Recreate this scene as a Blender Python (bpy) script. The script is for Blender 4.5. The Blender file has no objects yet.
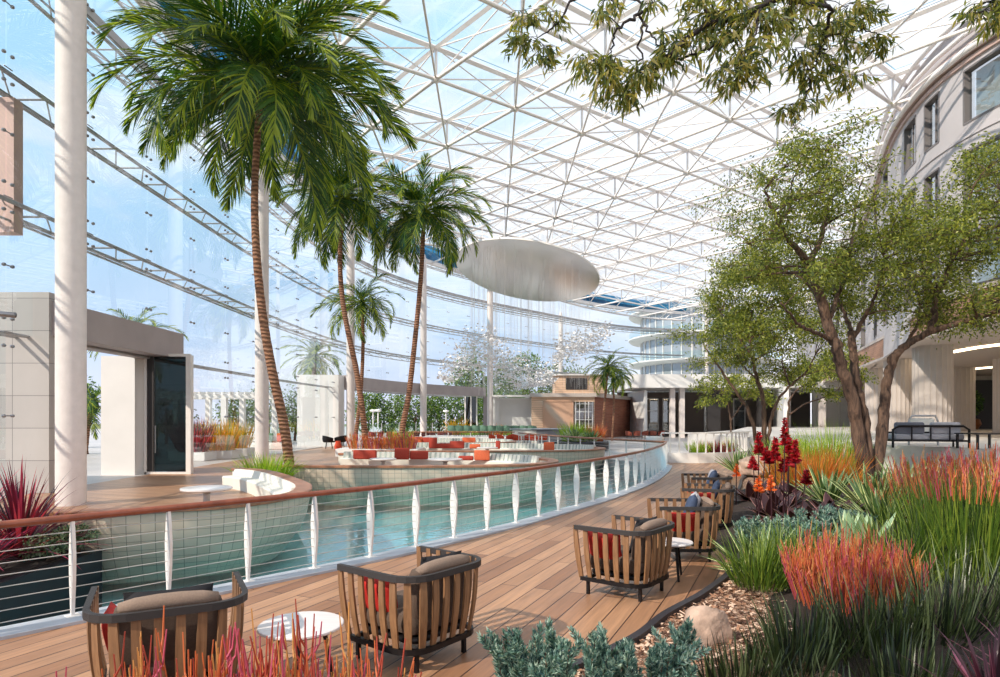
import bpy, math, random
import numpy as np
from mathutils import Vector, Matrix, noise
R = math.radians
rnd = random.Random(7)
SC = bpy.context.scene
COL = SC.collection
CAMH = 1.85
F = 640.0
# ---------------------------------------------------------------- materials
def lin(c):
    c = c / 255.0
    return c / 12.92 if c <= .04045 else ((c + .055) / 1.055) ** 2.4
def rgb(r, g, b): return (lin(r), lin(g), lin(b), 1)
MATS = {}
def newmat(name):
    m = bpy.data.materials.new(name); m.use_nodes = True
    MATS[name] = m
    return m, m.node_tree, m.node_tree.nodes['Principled BSDF']
def N(nt, t, **kw):
    n = nt.nodes.new(t)
    for k, v in kw.items():
        if k in n.inputs.keys(): n.inputs[k].default_value = v
        else: setattr(n, k, v)
    return n
def mapped(nt, scale=(1, 1, 1), rot=(0, 0, 0), coord='Object'):
    tc = N(nt, 'ShaderNodeTexCoord'); mp = N(nt, 'ShaderNodeMapping')
    mp.inputs['Scale'].default_value = scale; mp.inputs['Rotation'].default_value = rot
    nt.links.new(tc.outputs[coord], mp.inputs[0])
    return mp.outputs[0]
def plain(name, c, rough=.5, metal=0, vary=0, scale=8, bump=0, bscale=60, spec=None, sx=(1, 1, 1), sub=0):
    m, nt, b = newmat(name)
    b.inputs['Base Color'].default_value = c
    b.inputs['Roughness'].default_value = rough
    b.inputs['Metallic'].default_value = metal
    if spec is not None: b.inputs['Specular IOR Level'].default_value = spec
    if vary or bump:
        v = mapped(nt, sx)
    if vary:
        n = N(nt, 'ShaderNodeTexNoise', Scale=scale, Detail=5)
        nt.links.new(v, n.inputs['Vector'])
        r = N(nt, 'ShaderNodeMapRange'); r.inputs[1].default_value = .3; r.inputs[2].default_value = .7
        r.inputs[3].default_value = 1 - vary; r.inputs[4].default_value = 1 + vary
        nt.links.new(n.outputs['Fac'], r.inputs[0])
        mx = N(nt, 'ShaderNodeVectorMath', operation='SCALE')
        mx.inputs[0].default_value = c[:3]
        nt.links.new(r.outputs[0], mx.inputs['Scale'])
        nt.links.new(mx.outputs[0], b.inputs['Base Color'])
    if bump:
        n2 = N(nt, 'ShaderNodeTexNoise', Scale=bscale, Detail=4)
        nt.links.new(v, n2.inputs['Vector'])
        bp = N(nt, 'ShaderNodeBump', Strength=bump, Distance=.02)
        nt.links.new(n2.outputs['Fac'], bp.inputs['Height'])
        nt.links.new(bp.outputs[0], b.inputs['Normal'])
    return m
def leafmat(name, c, trans=.35, rough=.45):
    m, nt, b = newmat(name)
    b.inputs['Base Color'].default_value = c; b.inputs['Roughness'].default_value = rough
    t = N(nt, 'ShaderNodeBsdfTranslucent')
    t.inputs[0].default_value = (min(1, c[0] * 1.5 + .01), min(1, c[1] * 1.5 + .01), c[2] * .7, 1)
    mx = N(nt, 'ShaderNodeMixShader'); mx.inputs[0].default_value = trans
    nt.links.new(b.outputs[0], mx.inputs[1]); nt.links.new(t.outputs[0], mx.inputs[2])
    nt.links.new(mx.outputs[0], nt.nodes['Material Output'].inputs[0])
    return m
def brickmat(name, c1, c2, cm, bw, rh, mortar, rot=(0, 0, 0), rough=.5, grain=None, bump=.3, offset=.5, coord='Object', vscale=(1, 1, 1), gfac=.35, rvar=0, blocky=None):
    m, nt, b = newmat(name)
    v = mapped(nt, vscale, rot, coord)
    br = N(nt, 'ShaderNodeTexBrick'); br.offset = offset
    br.inputs['Color1'].default_value = c1; br.inputs['Color2'].default_value = c2; br.inputs['Mortar'].default_value = cm
    br.inputs['Scale'].default_value = 1; br.inputs['Mortar Size'].default_value = mortar
    br.inputs['Mortar Smooth'].default_value = .1
    br.inputs['Brick Width'].default_value = bw; br.inputs['Row Height'].default_value = rh
    nt.links.new(v, br.inputs['Vector'])
    out = br.outputs['Color']
    if grain:
        mp = N(nt, 'ShaderNodeMapping'); mp.inputs['Scale'].default_value = grain
        nt.links.new(v, mp.inputs[0])
        n = N(nt, 'ShaderNodeTexNoise', Scale=1.0, Detail=6, Roughness=.65)
        nt.links.new(mp.outputs[0], n.inputs['Vector'])
        r = N(nt, 'ShaderNodeMapRange'); r.inputs[1].default_value = .25; r.inputs[2].default_value = .75
        r.inputs[3].default_value = 1 - gfac; r.inputs[4].default_value = 1 + gfac
        nt.links.new(n.outputs['Fac'], r.inputs[0])
        mx = N(nt, 'ShaderNodeVectorMath', operation='SCALE')
        nt.links.new(out, mx.inputs[0]); nt.links.new(r.outputs[0], mx.inputs['Scale'])
        out = mx.outputs[0]
        if rvar:
            r2 = N(nt, 'ShaderNodeMapRange'); r2.inputs[3].default_value = rough - rvar; r2.inputs[4].default_value = rough + rvar
            nt.links.new(n.outputs['Fac'], r2.inputs[0]); nt.links.new(r2.outputs[0], b.inputs['Roughness'])
    nt.links.new(out, b.inputs['Base Color'])
    if not rvar: b.inputs['Roughness'].default_value = rough
    bp = N(nt, 'ShaderNodeBump', Strength=bump, Distance=.01); bp.invert = True
    nt.links.new(br.outputs['Fac'], bp.inputs['Height']); nt.links.new(bp.outputs[0], b.inputs['Normal'])
    return m
def glassmat(name, tint, ior=1.45, rough=0.0, gl=(1, 1, 1, 1), boost=1.0):
    m = bpy.data.materials.new(name); m.use_nodes = True; nt = m.node_tree
    MATS[name] = m
    nt.nodes.remove(nt.nodes['Principled BSDF'])
    tr = N(nt, 'ShaderNodeBsdfTransparent'); tr.inputs[0].default_value = tint
    g = N(nt, 'ShaderNodeBsdfGlossy'); g.inputs[0].default_value = gl; g.inputs['Roughness'].default_value = rough
    fr = N(nt, 'ShaderNodeFresnel'); fr.inputs[0].default_value = ior
    ge = N(nt, 'ShaderNodeNewGeometry'); ri = N(nt, 'ShaderNodeMapRange'); ri.inputs[3].default_value = ior; ri.inputs[4].default_value = 1 / ior
    nt.links.new(ge.outputs['Backfacing'], ri.inputs[0]); nt.links.new(ri.outputs[0], fr.inputs[0])   # a thin pane behaves the same from either side
    mu = N(nt, 'ShaderNodeMath', operation='MULTIPLY', use_clamp=True); mu.inputs[1].default_value = boost
    nt.links.new(fr.outputs[0], mu.inputs[0])
    mx = N(nt, 'ShaderNodeMixShader')
    nt.links.new(mu.outputs[0], mx.inputs[0]); nt.links.new(tr.outputs[0], mx.inputs[1]); nt.links.new(g.outputs[0], mx.inputs[2])
    nt.links.new(mx.outputs[0], nt.nodes['Material Output'].inputs[0])
    return m
PLANK_ROT = math.atan2(1, .453)     # board direction on the near deck
WOOD_DECK = brickmat('deck_boards', rgb(180, 138, 106), rgb(136, 95, 68), rgb(52, 32, 24), 2.6, .195, .006, (0, 0, -PLANK_ROT), .42, (1.2, 22, 1), bump=.5, rvar=.12)
WOOD_TERR = brickmat('terrace_boards', rgb(184, 144, 114), rgb(160, 118, 90), rgb(90, 62, 46), 2.4, .15, .004, (0, 0, R(20)), .38, (1.2, 22, 1), bump=.3, rvar=.1)
def wood(name, c, rough=.45, sc=(3, 40, 3)):
    m, nt, b = newmat(name)
    v = mapped(nt, sc)
    n = N(nt, 'ShaderNodeTexNoise', Scale=1.0, Detail=6, Roughness=.6); nt.links.new(v, n.inputs['Vector'])
    cr = N(nt, 'ShaderNodeValToRGB')
    cr.color_ramp.elements[0].position = .3; cr.color_ramp.elements[1].position = .72
    cr.color_ramp.elements[0].color = (c[0] * .6, c[1] * .55, c[2] * .5, 1); cr.color_ramp.elements[1].color = (c[0] * 1.15, c[1] * 1.15, c[2] * 1.1, 1)
    nt.links.new(n.outputs['Fac'], cr.inputs[0]); nt.links.new(cr.outputs[0], b.inputs['Base Color'])
    b.inputs['Roughness'].default_value = rough
    return m
M_SLAT = wood('teak_slat', rgb(146, 110, 80), .5, (45, 45, 3))
M_HAND = wood('mahogany_rail', rgb(150, 84, 62), .3, (6, 6, 6))
M_RIMW = wood('island_cap_wood', rgb(172, 118, 90), .4, (5, 5, 5))
M_STRAP = plain('dark_grey_strap', rgb(48, 44, 44), .6, bump=.2, bscale=400)
M_DMET = plain('dark_metal', rgb(38, 36, 38), .4, .6)
M_TAUPE = plain('taupe_fabric', rgb(92, 76, 66), .9, vary=.12, scale=90, bump=.3, bscale=500)
M_LTAUPE = plain('light_taupe_fabric', rgb(140, 120, 106), .9, vary=.1, scale=90, bump=.3, bscale=500)
M_BLACKF = plain('black_fabric', rgb(30, 30, 36), .85, bump=.2, bscale=300)
M_NAVY = plain('navy_fabric', rgb(58, 72, 98), .85, vary=.1, scale=50)
M_GREYF = plain('grey_fabric', rgb(176, 174, 180), .85, vary=.08, scale=50)
M_RED = plain('red_fabric', rgb(186, 34, 26), .8, vary=.15, scale=20, bump=.2, bscale=300)
M_BRED = plain('brick_red_fabric', rgb(172, 62, 46), .8, vary=.1, scale=20)
M_BORG = plain('soft_orange_fabric', rgb(212, 104, 66), .8, vary=.1, scale=20)
M_ORED = plain('orange_red_fabric', rgb(206, 74, 44), .8, vary=.1, scale=20)
M_WHITE = plain('white_paint', rgb(236, 232, 228), .35, vary=.02, scale=3)
M_STEEL = plain('white_steel', rgb(246, 240, 238), .4, vary=.03, scale=2)
M_COLUMN = plain('column_plaster', rgb(226, 216, 212), .6, vary=.05, scale=6, bump=.25, bscale=30)
M_CABLE = plain('cable_steel', rgb(206, 198, 192), .35, .4)
M_CHROME = plain('brushed_steel', rgb(150, 150, 155), .3, .9)
M_GREYST = plain('grey_frame', rgb(176, 174, 176), .45, .3, vary=.08, scale=4)
M_TOP = plain('white_table_top', rgb(226, 222, 222), .25, vary=.04, scale=5, sx=(1, 8, 1))
M_CURB = plain('pale_stone_kerb', rgb(176, 182, 192), .5, vary=.08, scale=5)
M_HULL = brickmat('hull_tiles', rgb(222, 198, 176), rgb(212, 188, 166), rgb(160, 140, 124), 1.0, 1.0, .03, rough=.35, bump=.4, offset=0, coord='UV')
M_PANEL = brickmat('stone_panels', rgb(180, 175, 171), rgb(172, 167, 164), rgb(120, 118, 118), 2.4, .8, .008, (R(90), 0, 0), .5, (.6, .6, .6), offset=0, gfac=.06)
M_PALEWALL = plain('pale_plaster', rgb(232, 230, 228), .6, vary=.03, scale=1.5)
M_BEAM = plain('beam_plaster', rgb(170, 160, 160), .6, vary=.07, scale=1.2)
M_PAVE = brickmat('grey_paving', rgb(196, 192, 190), rgb(184, 181, 180), rgb(130, 126, 124), 1.2, 1.2, .006, rough=.45, offset=0, gfac=.06, grain=(.8, .8, .8))
M_POOL = brickmat('pool_tiles', rgb(92, 178, 190), rgb(78, 166, 178), rgb(140, 200, 206), .3, .3, .008, rough=.3, offset=0, grain=(1, 1, 1), gfac=.15)
M_PLANTER = plain('black_planter', rgb(34, 35, 42), .45, vary=.1, scale=4)
M_EDGE = plain('dark_edging', rgb(44, 42, 48), .5)
M_MULCH, nt, b = newmat('bark_mulch')
v = mapped(nt, (1, 1, 1)); vo = N(nt, 'ShaderNodeTexVoronoi', Scale=55.0); nt.links.new(v, vo.inputs['Vector'])
cr = N(nt, 'ShaderNodeValToRGB'); e = cr.color_ramp.elements
e[0].color = rgb(84, 58, 44); e[1].color = rgb(220, 188, 164); e.new(.5).color = rgb(158, 118, 92)
sp = N(nt, 'ShaderNodeSeparateColor'); nt.links.new(vo.outputs['Color'], sp.inputs[0]); nt.links.new(sp.outputs[0], cr.inputs[0])
nt.links.new(cr.outputs[0], b.inputs['Base Color']); b.inputs['Roughness'].default_value = .9
bp = N(nt, 'ShaderNodeBump', Strength=.9, Distance=.02); nt.links.new(vo.outputs['Distance'], bp.inputs['Height']); nt.links.new(bp.outputs[0], b.inputs['Normal'])
M_CHIP = [plain('chip_light', rgb(222, 190, 166), .8), plain('chip_mid', rgb(160, 118, 92), .8), plain('chip_dark', rgb(84, 54, 40), .8)]
M_SOIL = plain('dark_soil', rgb(48, 38, 34), .95, vary=.3, scale=20, bump=.5, bscale=40)
M_GRASSG = plain('far_ground', rgb(120, 128, 92), .9, vary=.2, scale=.2)
M_TRUNKP, nt, b = newmat('palm_bark')
tc = N(nt, 'ShaderNodeTexCoord'); wv = N(nt, 'ShaderNodeTexWave', Scale=2.6, Distortion=5.0); wv.bands_direction = 'Z'; wv.inputs['Detail'].default_value = 3
nt.links.new(tc.outputs['Object'], wv.inputs['Vector'])
cr = N(nt, 'ShaderNodeValToRGB'); cr.color_ramp.elements[0].color = rgb(108, 74, 56); cr.color_ramp.elements[1].color = rgb(170, 124, 96)
nt.links.new(wv.outputs['Fac'], cr.inputs[0]); nt.links.new(cr.outputs[0], b.inputs['Base Color']); b.inputs['Roughness'].default_value = .85
bp = N(nt, 'ShaderNodeBump', Strength=.8, Distance=.04); nt.links.new(wv.outputs['Fac'], bp.inputs['Height']); nt.links.new(bp.outputs[0], b.inputs['Normal'])
def bark(name, c1, c2):
    m, nt, b = newmat(name)
    n = N(nt, 'ShaderNodeTexNoise', Scale=1.0, Detail=8, Roughness=.65); nt.links.new(mapped(nt, (14, 14, 2.2)), n.inputs['Vector'])
    cr = N(nt, 'ShaderNodeValToRGB'); cr.color_ramp.elements[0].position = .35; cr.color_ramp.elements[1].position = .65
    cr.color_ramp.elements[0].color = c1; cr.color_ramp.elements[1].color = c2
    nt.links.new(n.outputs['Fac'], cr.inputs[0]); nt.links.new(cr.outputs[0], b.inputs['Base Color']); b.inputs['Roughness'].default_value = .8
    bp = N(nt, 'ShaderNodeBump', Strength=.8, Distance=.03); nt.links.new(n.outputs['Fac'], bp.inputs['Height']); nt.links.new(bp.outputs[0], b.inputs['Normal'])
    return m
M_BARK = bark('tree_bark', rgb(46, 33, 28), rgb(126, 97, 78))
M_DBARK = bark('dark_bark', rgb(26, 22, 28), rgb(62, 52, 54))
M_ROCK = plain('rock_surface', rgb(192, 164, 146), .85, vary=.45, scale=5, bump=.9, bscale=16)
L_PALM = [leafmat('palm_leaf_dark', rgb(40, 72, 32)), leafmat('palm_leaf', rgb(66, 102, 40)), leafmat('palm_leaf_sunlit', rgb(156, 170, 62), .5)]
L_TREE = [leafmat('tree_leaf', rgb(116, 128, 54), .4), leafmat('tree_leaf_light', rgb(166, 168, 78), .45), leafmat('tree_leaf_dark', rgb(74, 90, 40))]
L_OVER = [leafmat('over_leaf', rgb(120, 128, 66), .5), leafmat('over_leaf_light', rgb(176, 164, 98), .55), leafmat('over_leaf_dark', rgb(66, 84, 50))]
L_EXT = [leafmat('ext_leaf', rgb(84, 118, 54)), leafmat('ext_leaf_light', rgb(128, 152, 72)), leafmat('ext_leaf_dark', rgb(46, 74, 42))]
L_GREEN = [leafmat('grass_green', rgb(84, 112, 40)), leafmat('grass_light', rgb(132, 150, 60)), leafmat('grass_dark', rgb(42, 64, 30))]
L_LIME = [leafmat('lime_grass', rgb(150, 180, 52), .4), leafmat('lime_grass_light', rgb(186, 206, 80), .4), leafmat('lime_grass_mid', rgb(108, 146, 44))]
L_DKGR = [leafmat('sword_green', rgb(64, 78, 44), .15, .35), leafmat('sword_pale', rgb(126, 138, 96), .15, .35), leafmat('sword_dark', rgb(32, 42, 28), .1, .35)]
L_PURP = [leafmat('cordyline_purple', rgb(112, 30, 58), .3, .35), leafmat('cordyline_pink', rgb(196, 60, 96), .35, .35), leafmat('cordyline_dark', rgb(52, 22, 38), .2, .3)]
L_DPURP = [leafmat('plum_leaf', rgb(74, 34, 52), .2, .3), leafmat('plum_leaf_pink', rgb(150, 84, 108), .2, .35), leafmat('plum_dark', rgb(38, 22, 34), .2, .3)]
L_CORAL = [leafmat('coral_orange', rgb(206, 112, 66), .2), leafmat('coral_red', rgb(178, 78, 62), .2), leafmat('coral_pink', rgb(190, 84, 108), .2), leafmat('coral_gold', rgb(204, 150, 88), .2)]
L_BLUE = [leafmat('blue_needle', rgb(104, 140, 130), .15), leafmat('blue_needle_light', rgb(172, 194, 180), .15), leafmat('blue_needle_dark', rgb(52, 84, 86), .1)]
L_ORNG = [leafmat('orange_straw', rgb(214, 140, 56), .3), leafmat('rust_straw', rgb(190, 92, 44), .3), leafmat('straw_green', rgb(142, 140, 62), .3)]
L_YEL = [leafmat('yellow_straw', rgb(238, 180, 46), .4), leafmat('amber_straw', rgb(226, 150, 40), .4), leafmat('olive_straw', rgb(140, 148, 44), .3)]
L_REDF = [leafmat('red_petal', rgb(170, 24, 38), .2), leafmat('deep_red_petal', rgb(120, 12, 28), .2), leafmat('crimson_petal', rgb(196, 44, 54), .2)]
L_ORF = [leafmat('orange_petal', rgb(238, 110, 50), .3), leafmat('light_orange_petal', rgb(246, 150, 80), .3)]
M_AGV = leafmat('agave_green', rgb(86, 116, 66), .1, .4); M_AGE = leafmat('agave_cream_edge', rgb(206, 212, 150), .15, .4)
M_AGP = leafmat('pale_agave', rgb(150, 178, 142), .1, .4); M_CAB = leafmat('maroon_leaf', rgb(62, 34, 40), .1, .4); M_CABE = leafmat('maroon_leaf_under', rgb(168, 120, 112), .1, .5)
M_GLASS = glassmat('facade_glass', (.90, .955, .97, 1), 1.5, boost=1.5)
M_ROOFG = glassmat('roof_glass', (.95, .98, .99, 1), 1.35)
M_GEDGE = plain('glass_edge_blue', rgb(150, 205, 235), .2)
M_PANE = glassmat('window_glass', (.62, .68, .72, 1), 1.9, boost=1.6)
M_DOORG = glassmat('smoked_door_glass', (.10, .16, .17, 1), 1.7)
M_RAILG = glassmat('rail_glass', (.80, .92, .92, 1), 1.5)
M_MIRROR = plain('mirror_disc', rgb(236, 234, 232), .28, 1)
M_PETAL = glassmat('clear_petal', (.97, .97, .98, 1), 1.7, boost=1.3)
M_PETW = plain('white_petal', rgb(246, 244, 244), .3)
M_HOTEL = plain('hotel_render', rgb(192, 186, 188), .7, vary=.05, scale=.7, bump=.08, bscale=40)
M_HWOOD = brickmat('hotel_wood_band', rgb(176, 132, 104), rgb(160, 116, 90), rgb(110, 76, 58), 1.2, .12, .004, (R(90), 0, 0), .5, bump=.2)
M_SOFFIT = plain('soffit_plaster', rgb(190, 178, 170), .6)
M_FLUTE = plain('fluted_plaster', rgb(186, 175, 168), .6, vary=.03, scale=2)
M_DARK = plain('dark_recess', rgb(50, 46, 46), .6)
M_BRICK = brickmat('brown_brick', rgb(160, 98, 74), rgb(136, 78, 60), rgb(150, 120, 104), .5, .14, .012, (R(90), 0, 0), .8, bump=.4)
M_TIMB = brickmat('pale_timber_cladding', rgb(226, 192, 164), rgb(216, 180, 152), rgb(140, 106, 84), 3.0, .2, .01, (R(90), 0, 0), .6)
M_GREENC = plain('green_chair_fabric', rgb(98, 130, 110), .7)
M_STRIPE = plain('channelled_upholstery', rgb(214, 214, 206), .7, vary=.05, scale=8)
M_STRIPG = plain('channelled_upholstery_grey', rgb(158, 166, 160), .7)
M_CREAM = plain('cream_upholstery', rgb(232, 228, 218), .75, bump=.1, bscale=200)
M_LED, nt, b = newmat('warm_led'); b.inputs['Emission Color'].default_value = (1, .78, .5, 1); b.inputs['Emission Strength'].default_value = 5
# rippled water: clear tinted surface with a mirror sheen
M_WATER = glassmat('pool_water', (.88, .99, .99, 1), 1.33, .01, boost=1.1)
nt = M_WATER.node_tree
n1 = N(nt, 'ShaderNodeTexNoise', Scale=1.0, Detail=3, Distortion=.6); nt.links.new(mapped(nt, (2.6, 5.5, 1), (0, 0, .3)), n1.inputs['Vector'])
bp = N(nt, 'ShaderNodeBump', Strength=.12, Distance=.04); nt.links.new(n1.outputs['Fac'], bp.inputs['Height'])
for n in nt.nodes:
    if n.type in ('BSDF_GLOSSY', 'FRESNEL'): nt.links.new(bp.outputs[0], n.inputs['Normal'])
# ---------------------------------------------------------------- mesh helpers
def pix(px, py, z):
    Y = F * (CAMH - z) / (py - 418.0)
    return Vector(((px - 500) / F * Y, Y, z))
def at(px, py, Y): return Vector(((px - 500) / F * Y, Y, CAMH + (418 - py) * Y / F))
class MB:
    def __init__(s): s.v = []; s.f = []; s.m = []; s.uv = None
    def add(s, vs, fs, mi=0):
        b = len(s.v); s.v.extend(vs); s.f.extend([tuple(i + b for i in f) for f in fs]); s.m.extend([mi] * len(fs))
    def box(s, c, d, rz=0, mi=0, tip=None):
        hx, hy, hz = d[0] / 2, d[1] / 2, d[2] / 2; ca, sa = math.cos(rz), math.sin(rz)
        vs = []
        for z in (-hz, hz):
            for x, y in ((-hx, -hy), (hx, -hy), (hx, hy), (-hx, hy)):
                vs.append((c[0] + x * ca - y * sa, c[1] + x * sa + y * ca, c[2] + z))
        s.add(vs, [(3, 2, 1, 0), (4, 5, 6, 7), (0, 1, 5, 4), (1, 2, 6, 5), (2, 3, 7, 6), (3, 0, 4, 7)], mi)
    def rbox(s, c, d, r=.03, rz=0, mi=0, n=3):      # box with rounded plan corners and eased top and bottom
        pts = []
        hx, hy = d[0] / 2, d[1] / 2
        for cx, cy, a0 in ((hx - r, hy - r, 0), (-hx + r, hy - r, 90), (-hx + r, -hy + r, 180), (hx - r, -hy + r, 270)):
            for k in range(n + 1):
                a = R(a0 + 90 * k / n); pts.append((cx, cy, math.cos(a), math.sin(a)))
        ca, sa = math.cos(rz), math.sin(rz); vs = []; L = len(pts)
        hz = d[2] / 2; rr = min(r, hz * .9)
        lev = [(-hz, r - rr * .7), (-hz + rr * .3, r - rr * .2), (-hz + rr, r), (hz - rr, r), (hz - rr * .3, r - rr * .2), (hz, r - rr * .7)]
        for z, q in lev:
            for x, y, ux, uy in pts:
                X, Y = x + ux * q, y + uy * q
                vs.append((c[0] + X * ca - Y * sa, c[1] + X * sa + Y * ca, c[2] + z))
        fs = [tuple(range(L - 1, -1, -1)), tuple((len(lev) - 1) * L + i for i in range(L))]
        for k in range(len(lev) - 1):
            for i in range(L): fs.append((k * L + i, k * L + (i + 1) % L, (k + 1) * L + (i + 1) % L, (k + 1) * L + i))
        s.add(vs, fs, mi)
    def tube(s, pts, r, n=6, mi=0, caps=True, closed=False):
        pts = [Vector(p) for p in pts]; L = len(pts)
        rs = r if isinstance(r, (list, tuple)) else [r] * L
        vs = []; up = None
        for i, p in enumerate(pts):
            a = pts[(i - 1) % L] if closed or i > 0 else p; b = pts[(i + 1) % L] if closed or i < L - 1 else p
            t = (b - a)
            t = t.normalized() if t.length > 1e-9 else Vector((0, 0, 1))
            if up is None: up = Vector((0, 0, 1)) if abs(t.z) < .95 else Vector((1, 0, 0))
            u = (up - t * up.dot(t))
            u = u.normalized() if u.length > 1e-6 else t.orthogonal().normalized()
            up = u; w = t.cross(u)
            for k in range(n):
                an = 2 * math.pi * k / n
                vs.append(tuple(p + (u * math.cos(an) + w * math.sin(an)) * rs[i]))
        fs = []
        for i in range(L if closed else L - 1):
            j = (i + 1) % L
            for k in range(n): fs.append((i * n + k, i * n + (k + 1) % n, j * n + (k + 1) % n, j * n + k))
        if caps and not closed:
            fs.append(tuple(range(n - 1, -1, -1))); fs.append(tuple((L - 1) * n + k for k in range(n)))
        s.add(vs, fs, mi)
    def lathe(s, prof, c=(0, 0, 0), n=24, mi=0, caps=True):
        vs = []; L = len(prof)
        for r, z in prof:
            for k in range(n):
                a = 2 * math.pi * k / n; vs.append((c[0] + r * math.cos(a), c[1] + r * math.sin(a), c[2] + z))
        fs = [(i * n + k, i * n + (k + 1) % n, (i + 1) * n + (k + 1) % n, (i + 1) * n + k) for i in range(L - 1) for k in range(n)]
        if caps: fs.append(tuple(range(n - 1, -1, -1))); fs.append(tuple((L - 1) * n + k for k in range(n)))
        s.add(vs, fs, mi)
    def prism(s, poly, z0, z1, mi=0):
        n = len(poly)
        ar = sum(poly[i][0] * poly[(i + 1) % n][1] - poly[(i + 1) % n][0] * poly[i][1] for i in range(n))
        if ar < 0: poly = poly[::-1]
        vs = [(x, y, z0) for x, y in poly] + [(x, y, z1) for x, y in poly]
        s.add(vs, [tuple(range(n - 1, -1, -1)), tuple(range(n, 2 * n))] + [(i, (i + 1) % n, (i + 1) % n + n, i + n) for i in range(n)], mi)
    def sweep(s, path, prof, mi=0, closed=False, caps=True, scale=None):   # plan path (x,y), profile (offset to the left, z)
        L = len(path); nn = normals(path, closed); k = len(prof); vs = []
        for (x, y), (nx, ny) in zip(path, nn):
            for o, z in prof: vs.append((x + nx * o, y + ny * o, z))
        fs = [(i * k + j, ((i + 1) % L) * k + j, ((i + 1) % L) * k + (j + 1) % k, i * k + (j + 1) % k) for i in range(L if closed else L - 1) for j in range(k)]
        if caps and not closed: fs.append(tuple(range(k))); fs.append(tuple((L - 1) * k + j for j in range(k - 1, -1, -1)))
        s.add(vs, fs, mi)
    def blade(s, p, d, length, w, bend=.5, n=4, mi=0, side=None, fold=0, taper=1.0, down=Vector((0, 0, -1))):
        p = Vector(p); d = Vector(d).normalized()
        if side is None:
            side = d.cross(Vector((rnd.uniform(-1, 1), rnd.uniform(-1, 1), .2)))
            side = side.normalized() if side.length > 1e-4 else Vector((1, 0, 0))
        vs = []; q = p.copy()
        for i in range(n + 1):
            t = i / n
            ww = w * .5 * (max(.0, (1 - t ** 2.2)) ** taper) * (.55 + .45 * min(1, t * 4))
            if i == n: vs.append(tuple(q))
            else: vs.append(tuple(q - side * ww)); vs.append(tuple(q + side * ww))
            d = (d + down * (bend / n * (.4 + 1.2 * t))).normalized()
            q = q + d * (length / n)
        fs = [(2 * i, 2 * i + 1, 2 * i + 3, 2 * i + 2) for i in range(n - 1)] + [(2 * n - 2, 2 * n - 1, 2 * n)]
        s.add(vs, fs, mi)
    def build(s, name, mats, parent=None, smooth=False, uv=None, loc=None):
        me = bpy.data.meshes.new(name); me.from_pydata([tuple(v) for v in s.v], [], s.f)
        if not isinstance(mats, (list, tuple)): mats = [mats]
        for m in mats: me.materials.append(m)
        if len(mats) > 1: me.polygons.foreach_set('material_index', s.m)
        if smooth is True: me.polygons.foreach_set('use_smooth', [True] * len(s.f))
        me.update()
        if smooth == 'auto':
            me.polygons.foreach_set('use_smooth', [True] * len(s.f))
            try: me.set_sharp_from_angle(angle=R(35))
            except Exception: pass
        o = bpy.data.objects.new(name, me); COL.objects.link(o)
        if parent is not None: o.parent = parent
        if loc is not None: o.location = loc
        return o
def normals(path, closed=False):
    L = len(path); out = []
    for i in range(L):
        a = path[(i - 1) % L] if closed or i > 0 else path[i]; b = path[(i + 1) % L] if closed or i < L - 1 else path[i]
        tx, ty = b[0] - a[0], b[1] - a[1]; l = math.hypot(tx, ty) or 1
        out.append((-ty / l, tx / l))
    return out
def offset(path, d, closed=False): return [(x + nx * d, y + ny * d) for (x, y), (nx, ny) in zip(path, normals(path, closed))]
def spline(pts, n=8, closed=False):
    P = [Vector(p) for p in pts]; L = len(P); out = []
    for i in range(L if closed else L - 1):
        p0 = P[(i - 1) % L] if closed or i > 0 else P[i] * 2 - P[i + 1]
        p1 = P[i]; p2 = P[(i + 1) % L]
        p3 = P[(i + 2) % L] if closed or i + 2 < L else P[(i + 1) % L] * 2 - P[i]
        for k in range(n):
            t = k / n
            out.append(.5 * ((2 * p1) + (-p0 + p2) * t + (2 * p0 - 5 * p1 + 4 * p2 - p3) * t * t + (-p0 + 3 * p1 - 3 * p2 + p3) * t ** 3))
    if not closed: out.append(P[-1])
    return [tuple(p) for p in out]
def resample(path, step):
    P = [Vector(p) for p in path]; d = [0]
    for a, b in zip(P, P[1:]): d.append(d[-1] + (b - a).length)
    n = max(1, round(d[-1] / step)); out = []; j = 0
    for i in range(n + 1):
        t = d[-1] * i / n
        while j < len(P) - 2 and d[j + 1] < t: j += 1
        u = (t - d[j]) / max(1e-9, d[j + 1] - d[j]); out.append(tuple(P[j].lerp(P[j + 1], u)))
    return out
def tag(o, label=None, cat=None, group=None, kind=None):
    if label: o['label'] = label
    if cat: o['category'] = cat
    if group: o['group'] = group
    if kind: o['kind'] = kind
    return o
def thing(name, loc, label, cat, group=None, rz=0, kind=None):
    o = bpy.data.objects.new(name, None); COL.objects.link(o); o.location = loc; o.rotation_euler = (0, 0, rz); o.empty_display_size = .2
    return tag(o, label, cat, group, kind or ('thing' if label else None))
KIDS = {}
def copy_tree(o, parent=None):
    c = o.copy(); COL.objects.link(c); c.parent = parent
    for ch in [k for k in o.children]: copy_tree(ch, c)
    return c
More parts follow.
